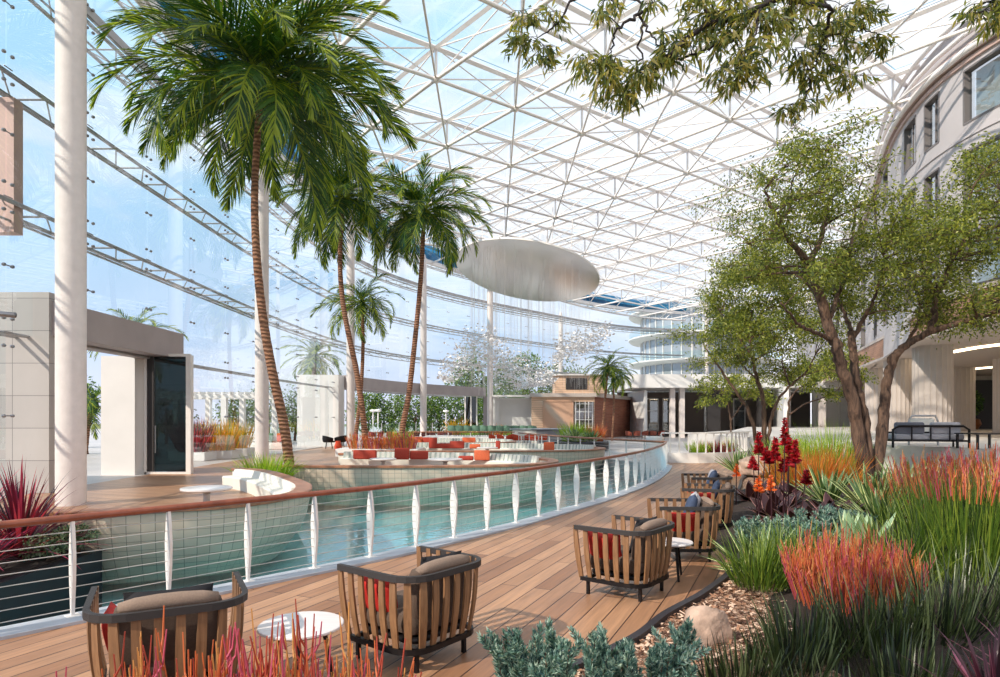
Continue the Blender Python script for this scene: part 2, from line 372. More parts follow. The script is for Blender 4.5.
# ---------------------------------------------------------------- world, camera, sun
w = bpy.data.worlds.new('World'); SC.world = w; w.use_nodes = True; nt = w.node_tree
bg = nt.nodes['Background']
tc = N(nt, 'ShaderNodeTexCoord'); sx = N(nt, 'ShaderNodeSeparateXYZ'); nt.links.new(tc.outputs['Generated'], sx.inputs[0])
cr = N(nt, 'ShaderNodeValToRGB'); e = cr.color_ramp.elements
e[0].position = 0; e[0].color = rgb(204, 206, 224); e[1].position = 1; e[1].color = rgb(206, 226, 240)
for p, c in ((.10, rgb(178, 196, 222)), (.30, rgb(168, 202, 230)), (.55, rgb(160, 204, 232))):
    e.new(p).color = c
nt.links.new(sx.outputs[2], cr.inputs[0])
mp = N(nt, 'ShaderNodeMapping'); mp.inputs['Scale'].default_value = (1, 1, 2.6); nt.links.new(tc.outputs['Generated'], mp.inputs[0])
cn = N(nt, 'ShaderNodeTexNoise', Scale=2.6, Detail=9, Roughness=.58, Distortion=.3); nt.links.new(mp.outputs[0], cn.inputs['Vector'])
# the cloud bank stands over the far right of the sky, blue gaps over the left
ad = N(nt, 'ShaderNodeMath', operation='MULTIPLY_ADD'); ad.inputs[1].default_value = .34; nt.links.new(sx.outputs[0], ad.inputs[0]); nt.links.new(cn.outputs['Fac'], ad.inputs[2])
ad2 = N(nt, 'ShaderNodeMath', operation='MULTIPLY_ADD'); ad2.inputs[1].default_value = .30; nt.links.new(sx.outputs[2], ad2.inputs[0]); nt.links.new(ad.outputs[0], ad2.inputs[2])
rr = N(nt, 'ShaderNodeMapRange'); rr.inputs[1].default_value = .42; rr.inputs[2].default_value = .66; nt.links.new(ad2.outputs[0], rr.inputs[0])
cc = N(nt, 'ShaderNodeMix', data_type='RGBA')
cc.inputs['B'].default_value = rgb(222, 223, 229)
nt.links.new(rr.outputs[0], cc.inputs['Factor']); nt.links.new(cr.outputs[0], cc.inputs['A'])
nt.links.new(cc.outputs['Result'], bg.inputs[0]); bg.inputs[1].default_value = 1.28
cam = bpy.data.cameras.new('camera'); co = bpy.data.objects.new('camera', cam); COL.objects.link(co)
co.location = (0, 0, CAMH); co.rotation_euler = (R(90), 0, 0)
cam.sensor_width = 36; cam.lens = 36 * F / 1000; cam.shift_y = .0795; cam.clip_end = 600; cam.clip_start = .05
SC.camera = co
sl = bpy.data.lights.new('sun', 'SUN'); so = bpy.data.objects.new('sun', sl); COL.objects.link(so)
sl.energy = 4.0; sl.angle = R(.8); sl.color = (1, .88, .74)
so.rotation_euler = Vector((-.62, -.52, .60)).normalized().to_track_quat('Z', 'Y').to_euler()
SC.view_settings.view_transform = 'Standard'; SC.view_settings.look = 'None'; SC.view_settings.gamma = 1
SC.view_settings.use_curve_mapping = False; SC.view_settings.exposure = .24
cy = SC.cycles
cy.transparent_max_bounces = 40; cy.max_bounces = 8; cy.diffuse_bounces = 3; cy.glossy_bounces = 3; cy.transmission_bounces = 4
cy.caustics_reflective = False; cy.caustics_refractive = False; cy.sample_clamp_indirect = 6
cy.use_denoising = True
def struct(o): o['kind'] = 'structure'; return o
# ---------------------------------------------------------------- ground, water, decks
m = MB(); m.box((0, 60, -2.2), (700, 700, .3)); struct(m.build('ground_outside', M_GRASSG))
m = MB(); m.box((-1.5, 22, -1.02), (25, 44, .3)); struct(m.build('floor_pool_basin', M_POOL))
m = MB(); m.add([(-13, 1, -.42), (10, 1, -.42), (10, 43, -.42), (-13, 43, -.42)], [(0, 1, 2, 3)]); o = m.build('pool_water', M_WATER); tag(o, 'turquoise pool water winding between the curved seating islands', 'water', kind='structure')
RAILP = [(-7.6, 1.9), (-6.3, 3.25), (-5.0, 4.7), (-3.94, 5.89), (-2.85, 7.1), (-1.62, 8.5), (-.62, 9.87), (.33, 11.2), (1.2, 12.65), (2.1, 14.1), (2.95, 15.7), (3.75, 17.3), (4.6, 19.3), (5.45, 21.6), (6.1, 23.6), (6.5, 25.0)]
def along(path, ref, step):
    P = resample(path, .02); i0 = min(range(len(P)), key=lambda i: (Vector(P[i]) - Vector(ref)).length); k = round(step / .02)
    return [P[i] for i in range(i0 % k, len(P), k)]
RAIL = along(spline(RAILP, 10), (-3.94, 5.89), .84)
KERB_OUT = offset(RAIL, .06); KERB_IN = offset(RAIL, -.22)     # left of travel is the water side
EDGE = spline([(-6.5, -2.5), (-4.5, 1.2), (-2.9, 2.75), (-1.2, 3.55), (-.1, 4.1), (.97, 5.1), (1.50, 5.86), (2.08, 6.58), (2.72, 7.55), (3.3, 8.8), (3.85, 10.5), (4.5, 12.6), (5.2, 14.4), (6.2, 16.6), (7.0, 18.6), (7.9, 20.6), (9.2, 25), (9.8, 30)], 8)
deck = [(p[0], p[1]) for p in KERB_IN] + [(6.9, 26.5), (7.2, 30)] + [p for p in EDGE[::-1]] + [(-9, -2.5)]
m = MB(); m.prism(deck, -1.25, 0); struct(m.build('floor_deck', WOOD_DECK))
m = MB(); m.sweep(RAIL, [(.10, -1.2), (.10, .03), (-.22, .03), (-.22, -1.2)]); struct(m.build('trim_1', M_CURB))
m = MB(); m.sweep(EDGE[30:], [(.02, -.1), (.02, .075), (-.05, .075), (-.05, -.1)]); struct(m.build('trim_2', M_EDGE))
FACP = [(-11.5, -14), (-11.5, 0), (-11.5, 10), (-11.5, 20), (-11.5, 30), (-11.3, 37), (-10.7, 43), (-9.4, 49), (-7, 54.5), (-3.6, 60), (.5, 65), (5, 70), (10.5, 75.8), (17, 80.5), (24, 83)]
FAC = spline(FACP, 10)
# left terrace (inside the glass), bordered by the pool
TEDGE = [(-8.6, 3), (-8.6, 9.3), (-7.2, 9.6), (-7.0, 12.0), (-6.9, 16.5), (-6.4, 18.6), (-6.2, 20), (-6.0, 24.5), (-5.4, 26.9), (-4.8, 30), (-4.6, 33.2), (-4.8, 36), (-4.5, 39.8), (-1.5, 40.8), (.8, 41.5), (1.1, 43)]
fl = [p for p in FAC if 3 < p[1] < 43.0]
m = MB(); m.prism(TEDGE + [(fl[-1][0], 43)] + fl[::-1] + [(-11.5, 3)], -1.25, 0); struct(m.build('floor_terrace', WOOD_TERR))
m = MB(); m.prism([(1.1, 43), (1.15, 41.0), (3.2, 33.0), (4.6, 29.4), (6.6, 25.2), (7.25, 26.5), (7.3, 30.02), (9.8, 30.02), (10.8, 36), (45, 36), (45, 95), (20, 95), (-14, 70), (-14, 43)], -1.25, -.004); struct(m.build('floor_plaza', M_PAVE))
m = MB(); m.box((-36.6, 45, -.3), (50, 110, .57)); m.box((0, 112, -.32), (140, 60, .57)); struct(m.build('ground_patio', M_PAVE))
# ---------------------------------------------------------------- glass facade
M_WFRAME = plain('window_frame_grey', rgb(120, 114, 114), .5)
HCP = [(27, 13.5), (21.8, 17.8), (19.1, 21.0), (18.2, 23.1), (18.0, 25.5), (18.35, 28), (19.25, 31), (20.8, 34.5), (22.5, 38), (25.3, 44), (30, 56), (35, 70), (39, 84)]
HC = spline(HCP, 8)
PANEL = resample([p for p in FAC if p[1] >= 0], 3.0)
RINGS = [3.85, 7.0, 10.0, 13.0]
LEV = [0.0, 3.85, 7.0, 10.0, 13.0, 15.6]
wall = thing('wall_left', (0, 0, 0), None, None, kind='structure')
bays = list(zip(PANEL, PANEL[1:]))
for i, (a, b) in enumerate(bays):
    a, b = Vector(a), Vector(b); t = (b - a).normalized(); nn = Vector((-t.y, t.x))
    portal = (14.5 < a.y < 21.0) or (41 < a.y and a.y < 61 and a.x < -3)
    m = MB()
    for k in range(5):
        z0, z1 = LEV[k] + .01, LEV[k + 1] - .01
        if k == 0 and portal: z0 = 3.86 + .9
        if z1 <= z0: continue
        p, q = a + t * .012, b - t * .012
        th = nn * .02
        vs = [(p.x, p.y, z0), (q.x, q.y, z0), (q.x, q.y, z1), (p.x, p.y, z1)]
        m.add(vs, [(0, 1, 2, 3)])
    m.build('glass_panel', M_GLASS, wall)
    m = MB()
    for z in LEV[1:5] + [1.9, 5.4, 8.5, 11.5]:
        if z < 3.9 and portal: continue
        for dz in ((-.32, .32) if z in LEV else (0,)):
            for s in (-.13, .13):
                c = b + t * s - nn * .05
                m.lathe([(.0, -.045), (.04, -.03), (.05, 0), (.04, .03), (0, .045)], (c.x, c.y, z + dz), 8, caps=False)
        m.tube([(b.x + nn.x * -.05 - t.x * .13, b.y - nn.y * .05 - t.y * .13, z), (b.x - nn.x * .05 + t.x * .13, b.y - nn.y * .05 + t.y * .13, z)], .015, 5)
    m.build('glass_fitting', M_CHROME, wall)
# horizontal ring trusses just outside the panes
for ri, z in enumerate(RINGS + [15.5]):
    path = resample([p for p in FAC if p[1] >= 0], 1.5)
    ins, outs = offset(path, .12), offset(path, .12 + (.9 if z > 4 else .3))
    m = MB()
    r = .06 if z > 4 else .045
    m.tube([(x, y, z) for x, y in ins], r, 6); m.tube([(x, y, z) for x, y in outs], r, 6)
    if z > 4:
        m.tube([(x, y, z - .4) for x, y in offset(path, .3)], .035, 5)
        for k, (p, q) in enumerate(zip(ins, outs)):
            m.tube([(*p, z), (*q, z)], .03, 4)
            if k + 1 < len(ins):
                m.tube([(*p, z), (*outs[k + 1], z)], .02, 4)
                m.tube([(*q, z), (*offset(path, .3)[k], z - .4)], .02, 4)
    struct(m.build('trim_%d' % (10 + ri), M_GREYST))
# eave band: pale fascia outside, blue edged glass strip
m = MB(); m.sweep(resample([p for p in FAC if p[1] >= 0], 1.5), [(.05, 15.6), (.05, 16.5), (.35, 16.5), (.35, 15.6)]); struct(m.build('trim_20', M_STEEL))
m = MB(); m.sweep(resample([p for p in FAC if p[1] >= 0], 1.5), [(-.02, 13.1), (-.02, 13.35), (.1, 13.35), (.1, 13.1)]); struct(m.build('trim_21', M_GREYST))
m = MB(); pth = resample([p for p in FAC if p[1] >= 0], 1.5); m.v = []
m.sweep(pth, [(-.15, 15.65), (-.75, 16.6), (-.72, 16.62), (-.12, 15.67)]); struct(m.build('trim_27', glassmat('blue_clerestory', (.16, .52, .70, 1), 1.5)))
m = MB(); m.sweep(pth, [(-.15, 15.3), (-.15, 15.6), (.1, 15.6), (.1, 15.3)]); struct(m.build('trim_28', M_STEEL))
# ---------------------------------------------------------------- roof space frame
def clamp(x): return max(0., min(1., x))
def Zb(x, y): return 15.95 - 1.6 * clamp((y - 35) / 50) ** 2 - .8 * clamp((-x - 1) / 10.5) ** 2
D1 = Vector((3.36, 2.55)); D2 = Vector((3.45, -4.0)); A0 = Vector((-2.66, 26.6))
ROOFP = [p for p in FAC] + [p for p in HC[::-1]] + [(30, 4), (24, -14)]
def inside(p, poly=ROOFP):
    x, y = p[0], p[1]; c = False; j = len(poly) - 1
    for i in range(len(poly)):
        xi, yi = poly[i][0], poly[i][1]; xj, yj = poly[j][0], poly[j][1]
        if (yi > y) != (yj > y) and x < (xj - xi) * (y - yi) / (yj - yi) + xi: c = not c
        j = i
    return c
nodes = {}
for i in range(-22, 28):
    for j in range(-22, 24):
        p = A0 + D1 * i + D2 * j
        if -8 < p.y < 90 and -20 < p.x < 48: nodes[(i, j)] = p
ins_ = {k: inside(p) for k, p in nodes.items()}
def clipseg(a, b, ia, ib):
    if ia and ib: return a, b
    if not ia and not ib: return None
    if ib: a, b = b, a
    lo, hi = 0., 1.
    for _ in range(12):
        mid = (lo + hi) / 2
        if inside(a.lerp(b, mid)): lo = mid
        else: hi = mid
    return (a, a.lerp(b, lo)) if lo > .08 else None
TOPH = 1.3
bc, tp, wb = MB(), MB(), MB()
def z3(p, dz=0): return (p.x, p.y, Zb(p.x, p.y) + dz)
for (i, j), p in nodes.items():
    if ins_[(i, j)]:
        bc.lathe([(0, -.17), (.12, -.13), (.17, 0), (.12, .13), (0, .17)], z3(p), 8, caps=False)
        wb.tube([z3(p), z3(p, TOPH)], .06, 6)
    for di, dj, rb, rt in ((1, 0, .085, .12), (0, 1, .085, .12), (1, -1, .05, 0)):
        k = (i + di, j + dj)
        if k not in nodes: continue
        c = clipseg(p, nodes[k], ins_[(i, j)], ins_[k])
        if not c: continue
        bc.tube([z3(c[0]), z3(c[1])], rb, 6, caps=False)
        if rt: tp.tube([z3(c[0], TOPH), z3(c[1], TOPH)], rt, 4, caps=False)
        if ins_[(i, j)] and ins_[k]:
            q = nodes[k]
            if rt:
                wb.tube([z3(p), z3(q, TOPH)], .035, 4, caps=False); wb.tube([z3(q), z3(p, TOPH)], .035, 4, caps=False)
ceil = thing('ceiling', (0, 0, 0), None, None, kind='structure')
bc.build('bottom_chord', M_STEEL, ceil, smooth=True); tp.build('top_chord', M_STEEL, ceil); wb.build('web_strut', M_STEEL, ceil, smooth=True)
cells = []
for (i, j), p in nodes.items():
    ks = [(i, j), (i + 1, j), (i + 1, j + 1), (i, j + 1)]
    if all(k in nodes for k in ks):
        c = sum((nodes[k] for k in ks), Vector((0, 0))) / 4
        n_in = sum(ins_[k] for k in ks)
        if n_in >= 2 or inside(c): cells.append((c.length, ks, c))
cells.sort(key=lambda t: t[0])
rest = MB()
for n_, (_, ks, c) in enumerate(cells):
    mm = MB() if n_ < 100 else rest
    q = [c + (nodes[k] - c) * .965 for k in ks]
    mm.add([z3(p, TOPH + .2) for p in q], [(0, 1, 2, 3)], 0)
    for a, b in zip(q, q[1:] + q[:1]):
        a2, b2 = c + (a - c) * .975, c + (b - c) * .975
        mm.add([z3(a, TOPH + .19), z3(b, TOPH + .19), z3(b2, TOPH + .19), z3(a2, TOPH + .19)], [(0, 1, 2, 3)], 1)
    if n_ < 100: mm.build('glass_panel', [M_ROOFG, M_GEDGE], ceil)
o = rest.build('far_glass_panels', [M_ROOFG, M_GEDGE], ceil); o['kind'] = 'stuff'
# ring beams where roof meets the glass wall and the hotel
m = MB()
pe = resample([p for p in FAC if p[1] > -2], 1.5)
m.tube([(x, y, Zb(x, y)) for x, y in pe], .12, 6); m.tube([(x, y, Zb(x, y) + TOPH) for x, y in pe], .12, 6)
for k in range(0, len(pe) - 1, 2):
    x, y = pe[k]; m.tube([(x, y, Zb(x, y)), (*pe[k + 1], Zb(*pe[k + 1]) + TOPH)], .05, 4)
ph = resample(offset(HC, .25), 1.5)
m.tube([(x, y, Zb(x, y) - .1) for x, y in ph], .13, 6); m.tube([(x, y, Zb(x, y) + TOPH) for x, y in ph], .12, 6); m.tube([(x, y, Zb(x, y) + .55) for x, y in ph], .1, 6)
struct(m.build('trim_22', M_STEEL, smooth=True))
# ---------------------------------------------------------------- columns
def column(x, y, r, lab, z0=0, zt=None):
    zt = zt or Zb(x, y)
    m = MB(); m.lathe([(r, z0), (r, z0 + 2), (r, 6), (r, 10), (r * .98, zt - .5), (r * .5, zt)], (x, y, 0), 32)
    o = m.build('column', M_COLUMN, smooth='auto'); tag(o, lab, 'column', 'white columns inside the glass wall')
    # brackets tying the column to the glass wall
    return o
column(-9.15, 13.65, .285, 'thick white round column nearest on the left, beside the purple leaved planter')
column(-9.75, 26.2, .27, 'white round column behind the tallest palm trunk, right of the dark glass door')
column(-9.9, 42.4, .27, 'white round column between the white gate pier and the crossing palm trunks')
column(-6.4, 53.5, .27, 'white round column just right of the leaning palm trunk')
column(-.9, 58, .27, 'white round column crossing the left part of the hanging mirror disc')
column(7.4, 84 * .93, .27, 'thin white column below the right part of the mirror disc')
column(22.6, 70, .2, 'slender white column in front of the round tower balconies')
# ---------------------------------------------------------------- entrance portals on the glass line
def portal_near():
    m = MB(); m.box((-16.0, 16.0, 2.4), (9.8, .5, 5.1)); struct(m.build('wall_entrance', M_PANEL))
    m = MB(); m.box((-11.3, 19.0, 4.32), (.7, 6.3, .86)); m.box((-11.75, 19.0, 3.85), (.25, 6.2, .08)); struct(m.build('wall_lintel', M_BEAM))
    m = MB(); m.box((-12.45, 21.5, 1.92), (1.1, 1.3, 3.9)); struct(m.build('wall_pier', M_PALEWALL))
    d = thing('door_1', (-11.0, 21.2, 0), None, None, kind='structure')
    m = MB(); m.box((-.72, 0, 1.95), (.08, .12, 3.9)); m.box((.72, 0, 1.95), (.16, .2, 3.95)); m.box((0, 0, 3.93), (1.5, .12, .08)); m.box((0, 0, .03), (1.5, .12, .06)); m.build('door_frame', M_WHITE, d)
    m = MB(); m.box((-.58, 0, 1.98), (.22, .05, 3.8)); m.build('door_leaf', M_DARK, d)
    m = MB(); m.box((.1, 0, 1.98), (1.1, .02, 3.8)); m.build('door_glass', M_DOORG, d)
    m = MB(); m.tube([(-.38, -.07, .7), (-.38, -.07, 1.6)], .02, 6); m.build('door_handle', M_CHROME, d)
portal_near()
m = MB(); m.box((-12.6, 15.55, 7.95), (1.8, .3, 3.25)); struct(m.build('wall_fin', plain('pink_stone', rgb(206, 172, 162), .6, vary=.06, scale=2)))
# pivot arm on the near glass
m = MB(); m.tube([(-11.42, 13.9, 4.15), (-10.6, 14.0, 4.1)], .06, 8); m.tube([(-11.45, 13.9, 4.15), (-11.45, 13.9, 5.4)], .03, 6); struct(m.build('trim_23', M_CHROME, smooth=True))
# far portal
m = MB(); m.box((-11.9, 42.6, 2.3), (2.7, 1.6, 4.75)); struct(m.build('wall_pier_far', M_PALEWALL))
bp_ = [(-10.7, 43.4), (-9.8, 47), (-8.4, 51), (-6.4, 55), (-4.0, 58.4), (-1.6, 61.2)]
m = MB(); m.sweep(resample(spline(bp_, 6), 1.0), [(-.35, 3.9), (-.35, 4.75), (.35, 4.75), (.35, 3.9)]); struct(m.build('wall_lintel_far', M_BEAM))
d = thing('door_2', (-2.3, 60.5, 0), None, None, kind='structure')
m = MB()
for x in (-1.0, -.45, .1): m.box((x, 0, 1.95), (.12, .12, 3.9))
m.build('door_frame', M_WHITE, d)
m = MB(); m.box((-.45, .05, 1.95), (1.1, .02, 3.8)); m.build('door_glass', M_DOORG, d)
m = MB(); m.box((-.9, 62.5, 1.95), (1.4, 2.4, 3.9)); struct(m.build('wall_pier_end', M_BEAM))
# ---------------------------------------------------------------- hotel on the right
hp = resample(HC, .3)
WINY = [(17.2, 20.0), (20.9, 24.7), (26.2, 27.4), (28.5, 29.9), (33.6, 35.6), (39, 41), (45, 47), (51, 53), (58, 60)]
ROWS = [(6.9, 9.0), (10.05, 12.15), (13.2, 15.3)]
ZT = 17.2
def band(pts, z0, z1, mb): 
    vs = [(x, y, z0) for x, y in pts] + [(x, y, z1) for x, y in pts]; L = len(pts)
    mb.add(vs, [(i, i + L, i + 1 + L, i + 1) for i in range(L - 1)])
def inwin(y):
    for k, (a, b) in enumerate(WINY):
        if a <= y <= b: return k
    return None
m = MB(); runs = []; cur = [0]; ck = inwin((hp[0][1] + hp[1][1]) / 2)
for i in range(len(hp) - 1):
    k = inwin((hp[i][1] + hp[i + 1][1]) / 2)
    if k != ck: runs.append((ck, cur)); cur = [i]; ck = k
    cur.append(i + 1)
runs.append((ck, cur))
wn = 1
for k, idx in runs:
    pts = [hp[i] for i in idx]
    if k is None: band(pts, 5.2, ZT, m); continue
    z = 5.2
    for r0, r1 in ROWS:
        band(pts, z, r0, m); z = r1
        wo = thing('window_%d' % wn, (0, 0, 0), None, None, kind='structure'); wn += 1
        fr = MB(); D = -.28
        fr.sweep(pts, [(.02, r0 - .02), (.02, r0 + .06), (D, r0 + .06), (D, r0 - .02)]); fr.sweep(pts, [(.02, r1 - .06), (.02, r1 + .02), (D, r1 + .02), (D, r1 - .06)])
        nn = normals(pts)
        for e_ in (0, -1):
            px_, py_ = pts[e_]; nx, ny = nn[e_]; tx, ty = ny, -nx
            fr.box((px_ + nx * D / 2, py_ + ny * D / 2, (r0 + r1) / 2), (.3, .09, r1 - r0), math.atan2(ny, nx))
        mid = pts[len(pts) // 2]; nm = nn[len(pts) // 2]
        fr.box((mid[0] - nm[0] * .2, mid[1] - nm[1] * .2, (r0 + r1) / 2), (.08, .06, r1 - r0), math.atan2(nm[1], nm[0]))
        fr.build('window_frame', M_WFRAME, wo)
        g = MB(); band(offset(pts, -.2), r0, r1, g); g.build('window_pane', M_PANE, wo)
        c_ = MB(); band(offset(pts, -.5), r0, r1, c_); c_.build('curtain', M_STRIPE, wo)
    band(pts, z, ZT, m)
# floor line ledges
for z in (5.2, 9.55, 12.68): m.sweep(hp, [(.05, z - .04), (.05, z + .04), (-.05, z + .04), (-.05, z - .04)])
struct(m.build('wall_right', M_HOTEL, smooth='auto'))
m = MB(); m.sweep(hp, [(.22, 15.75), (.22, 16.1), (-.2, 16.1), (-.2, 15.75)]); m.sweep(hp, [(.1, 15.5), (.1, 15.65), (-.2, 15.65), (-.2, 15.5)]); struct(m.build('trim_24', plain('pinkish_cornice', rgb(196, 170, 162), .6)))
CPP = [(24, 10), (18.5, 15.5), (16.5, 20.8), (17.0, 24.4), (18.1, 28), (19.8, 31.5), (22.8, 39.7), (28, 54), (34, 70), (38, 84)]
cp = resample(spline(CPP, 8), .6)
m = MB(); m.sweep(cp, [(0, 5.25), (0, 6.25), (-.3, 6.25), (-.3, 5.25)]); struct(m.build('trim_25', M_HWOOD))
m = MB()
m.sweep(cp, [(.06, 5.12), (.06, 5.25), (-.3, 5.25), (-.3, 5.12)]); m.sweep(cp, [(.05, 6.25), (.05, 6.4), (-2.6, 6.4), (-2.6, 6.25)])
poly = [(x, y) for x, y in offset(cp, -.2)] + [(60, 84), (60, 10)]
m.prism(poly, 5.16, 5.24); struct(m.build('ceiling_soffit', M_SOFFIT))
m = MB()
for path in ([(30, 22), (24.2, 24.5), (22.4, 28.2), (22.3, 31), (23.6, 36), (26.5, 44)], [(40, 30), (34, 36), (31.6, 42), (32, 48)]):
    m.sweep(resample(spline(path, 6), .5), [(.13, 5.08), (.13, 5.155), (-.13, 5.155), (-.13, 5.08)])
o = m.build('cove_light', M_LED); tag(o, 'curved warm light strips set in the white soffit', 'light')
TERR = [(10.6, 36), (10.9, 30), (11.3, 25), (12.2, 20.5), (13.4, 16.5), (14.2, 11), (15, -2), (60, -2), (60, 62), (24, 62), (16, 44)]
m = MB(); m.prism(TERR, -.5, 1.0); struct(m.build('floor_upper_terrace', plain('terrace_stone', rgb(222, 216, 210), .5, vary=.04, scale=2)))
def fluted(x, y, r, z0, z1, lab, n=22):
    m = MB(); k = n * 6; vs = []; 
    for z in (z0, z1):
        for i in range(k):
            a = 2 * math.pi * i / k; q = r * (1 - .045 * abs(math.sin(a * n / 2)) ** .6); vs.append((x + q * math.cos(a), y + q * math.sin(a), z))
    m.add(vs, [(i, (i + 1) % k, (i + 1) % k + k, i + k) for i in range(k)])
    m.lathe([(r * 1.06, z0), (r * 1.06, z0 + .06)], (x, y, 0), 40)
    o = m.build('fluted_column', M_FLUTE); tag(o, lab, 'column', 'fluted stone columns under the hotel canopy')
fluted(20.0, 29.6, .80, 1.0, 5.16, 'broad fluted pale column nearest to the lounge sofa, right of the dark tree trunks')
fluted(22.6, 36.3, .75, 1.0, 5.16, 'fluted pale column between the forked tree trunks')
fluted(25.6, 43.0, .95, 1.0, 5.16, 'fluted pale column farthest back, behind the leaning trunk')
fluted(30.4, 42.5, .95, 1.0, 5.16, 'fluted pale column left of the dark niche with the potted tree')
fluted(28.4, 35.6, .8, 1.0, 5.16, 'fluted pale column at the right edge of the picture')
fluted(29.5, 52, .95, 1.0, 5.16, 'fluted pale column glimpsed above the lime green grass', 22)
# lobby wall behind the columns
m = MB(); m.box((41, 50.2, 3.1), (26, .3, 4.2)); struct(m.build('wall_lobby', M_FLUTE))
m = MB(); m.box((37.0, 49.95, 2.9), (3.4, .2, 3.8)); struct(m.build('niche_panel', M_DARK))  # flat dark panel on the lobby wall in place of the niche
m = MB(); m.box((28.5, 66, 3), (.4, 26, 4.2), R(-20)); struct(m.build('wall_side_far', M_PALEWALL))
# ---------------------------------------------------------------- far building with canopy, tower with balconies
m = MB(); m.box((22.5, 64, 5.3), (20.5, 9, 1.25)); struct(m.build('wall_canopy_fascia', M_PALEWALL))
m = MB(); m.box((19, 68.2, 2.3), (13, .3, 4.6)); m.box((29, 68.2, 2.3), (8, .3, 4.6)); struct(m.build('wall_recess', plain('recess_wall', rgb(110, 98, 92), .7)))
for i, x in enumerate((16.3, 17.2, 20.3, 24.6, 27.2, 30.5)):
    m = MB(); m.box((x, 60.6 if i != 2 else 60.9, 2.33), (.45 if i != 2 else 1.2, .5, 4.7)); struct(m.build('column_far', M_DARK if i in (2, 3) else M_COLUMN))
m = MB(); m.box((13.7, 64.2, 2.2), (.3, 8, 4.5)); struct(m.build('wall_recess_side', M_PALEWALL))
for i, x in enumerate((14.6, 16.2, 17.9, 22.3, 25.4)):
    wo = thing('window_%d' % (60 + i), (x, 67.95, 2.2), None, None, kind='structure')
    m = MB(); m.box((0, 0, 1.7), (1.3, .1, .12)); m.box((0, 0, -1.7), (1.3, .1, .12)); m.box((-.6, 0, 0), (.1, .1, 3.4)); m.box((.6, 0, 0), (.1, .1, 3.4)); m.box((0, 0, .4), (1.2, .08, .06)); m.build('window_frame', M_WHITE, wo)
    m = MB(); m.box((0, .02, 0), (1.2, .02, 3.3)); m.build('window_pane', M_PANE, wo)
t = thing('round_tower', (31, 97.5, 0), 'round pale tower with curved balconies beyond the far canopy roof', 'building')
m = MB(); m.lathe([(9.3, 5), (9.3, 19)], n=64); m.build('glazed_wall', plain('tower_glazing', rgb(168, 176, 184), .15, .3, vary=.15, scale=.6), t, smooth='auto')
for z in (5.9, 9.6, 13.3, 17.0):
    m = MB(); m.lathe([(9.2, z), (10.9, z + .1), (11.2, z + .35), (11.2, z + .55), (9.2, z + .55)], n=64, caps=False); b_ = m.build('balcony', M_PALEWALL, t, smooth='auto')
    m = MB(); m.lathe([(11.1, z + .55), (11.1, z + 1.5)], n=64, caps=False); m.build('balcony_glass', M_RAILG, b_)
m = MB()
for k in range(40):
    a = 2 * math.pi * k / 40; m.box((9.35 * math.cos(a), 9.35 * math.sin(a), 12), (.1, .14, 14), a)
m.build('mullion', M_WHITE, t)
m = MB(); m.box((35.5, 63.5, 2.6), (9, .3, 5.2)); [m.box((31.4 + 1.1 * k, 63.3, 2.6), (.12, .14, 5.2)) for k in range(8)]; struct(m.build('wall_back_right', M_PALEWALL))
m = MB(); m.box((-1.2, 47.2, .26), (8.6, 4.0, .52)); struct(m.build('floor_bar_platform', M_PALEWALL))
# pavilion
pv = thing('pavilion', (5.6, 57, 0), 'low timber and brick pavilion with a tall paned window behind the pool', 'building')
m = MB(); m.box((-.0, 0, 1.9), (5.6, .3, 3.9), mi=0); m.build('timber_front', M_TIMB, pv)
m = MB(); m.add([(2.8, -.15, 0), (8.6, 11, 0), (8.6, 11, 3.75), (2.8, -.15, 3.75)], [(0, 1, 2, 3)]); m.add([(2.8, .15, 0), (8.3, 11.2, 0), (8.3, 11.2, 3.75), (2.8, .15, 3.75)], [(3, 2, 1, 0)]); m.build('brick_side', M_BRICK, pv)
m = MB(); m.prism([(-2.9, -.4), (3.0, -.4), (9.0, 11), (-2.9, 11)], 3.72, 4.05); m.build('roof', M_SOFFIT, pv)
m = MB(); m.box((-.45, -.17, 1.75), (2.6, .06, 3.1)); m.box((-1.75, -.2, 1.75), (.1, .12, 3.2)); m.box((.85, -.2, 1.75), (.1, .12, 3.2)); m.box((-.45, -.2, 3.35), (2.7, .12, .1)); m.build('timber_recess', plain('recess_timber', rgb(200, 160, 134), .7), pv)
m = MB(); m.box((1.85, -.2, 1.7), (1.7, .1, 3.2)); wf = m.build('tall_window', M_PANE, pv)
m = MB()
for x in (1.1, 1.45, 1.95, 2.25, 2.6): m.box((x, -.27, 1.7), (.06, .06, 3.2))
for z in (.3, 1.0, 1.7, 2.4, 3.1): m.box((1.85, -.27, z), (1.5, .05, .05))
m.build('glazing_bar', M_WHITE, wf)
m = MB(); m.box((1.5, 1.5, 4.85), (4.4, 3, 1.6)); up = m.build('upper_storey', M_TIMB, pv)
m = MB(); m.box((1.2, -.03, 4.9), (1.9, .08, 1.0)); m.build('dark_window', M_DARK, up)
m = MB(); m.box((1.5, 1.5, 5.7), (4.8, 3.4, .12)); m.build('flat_roof', M_WHITE, up)
m = MB(); m.box((1.2, 59.5, 1.85), (4.0, .3, 3.7)); m.box((-.3, 59.0, 1.85), (.4, .4, 3.9)); struct(m.build('wall_pavilion', M_PALEWALL))
m = MB(); m.box((3.0, 58.5, 3.85), (7.5, 1.5, .16)); struct(m.build('trim_26', M_WHITE))
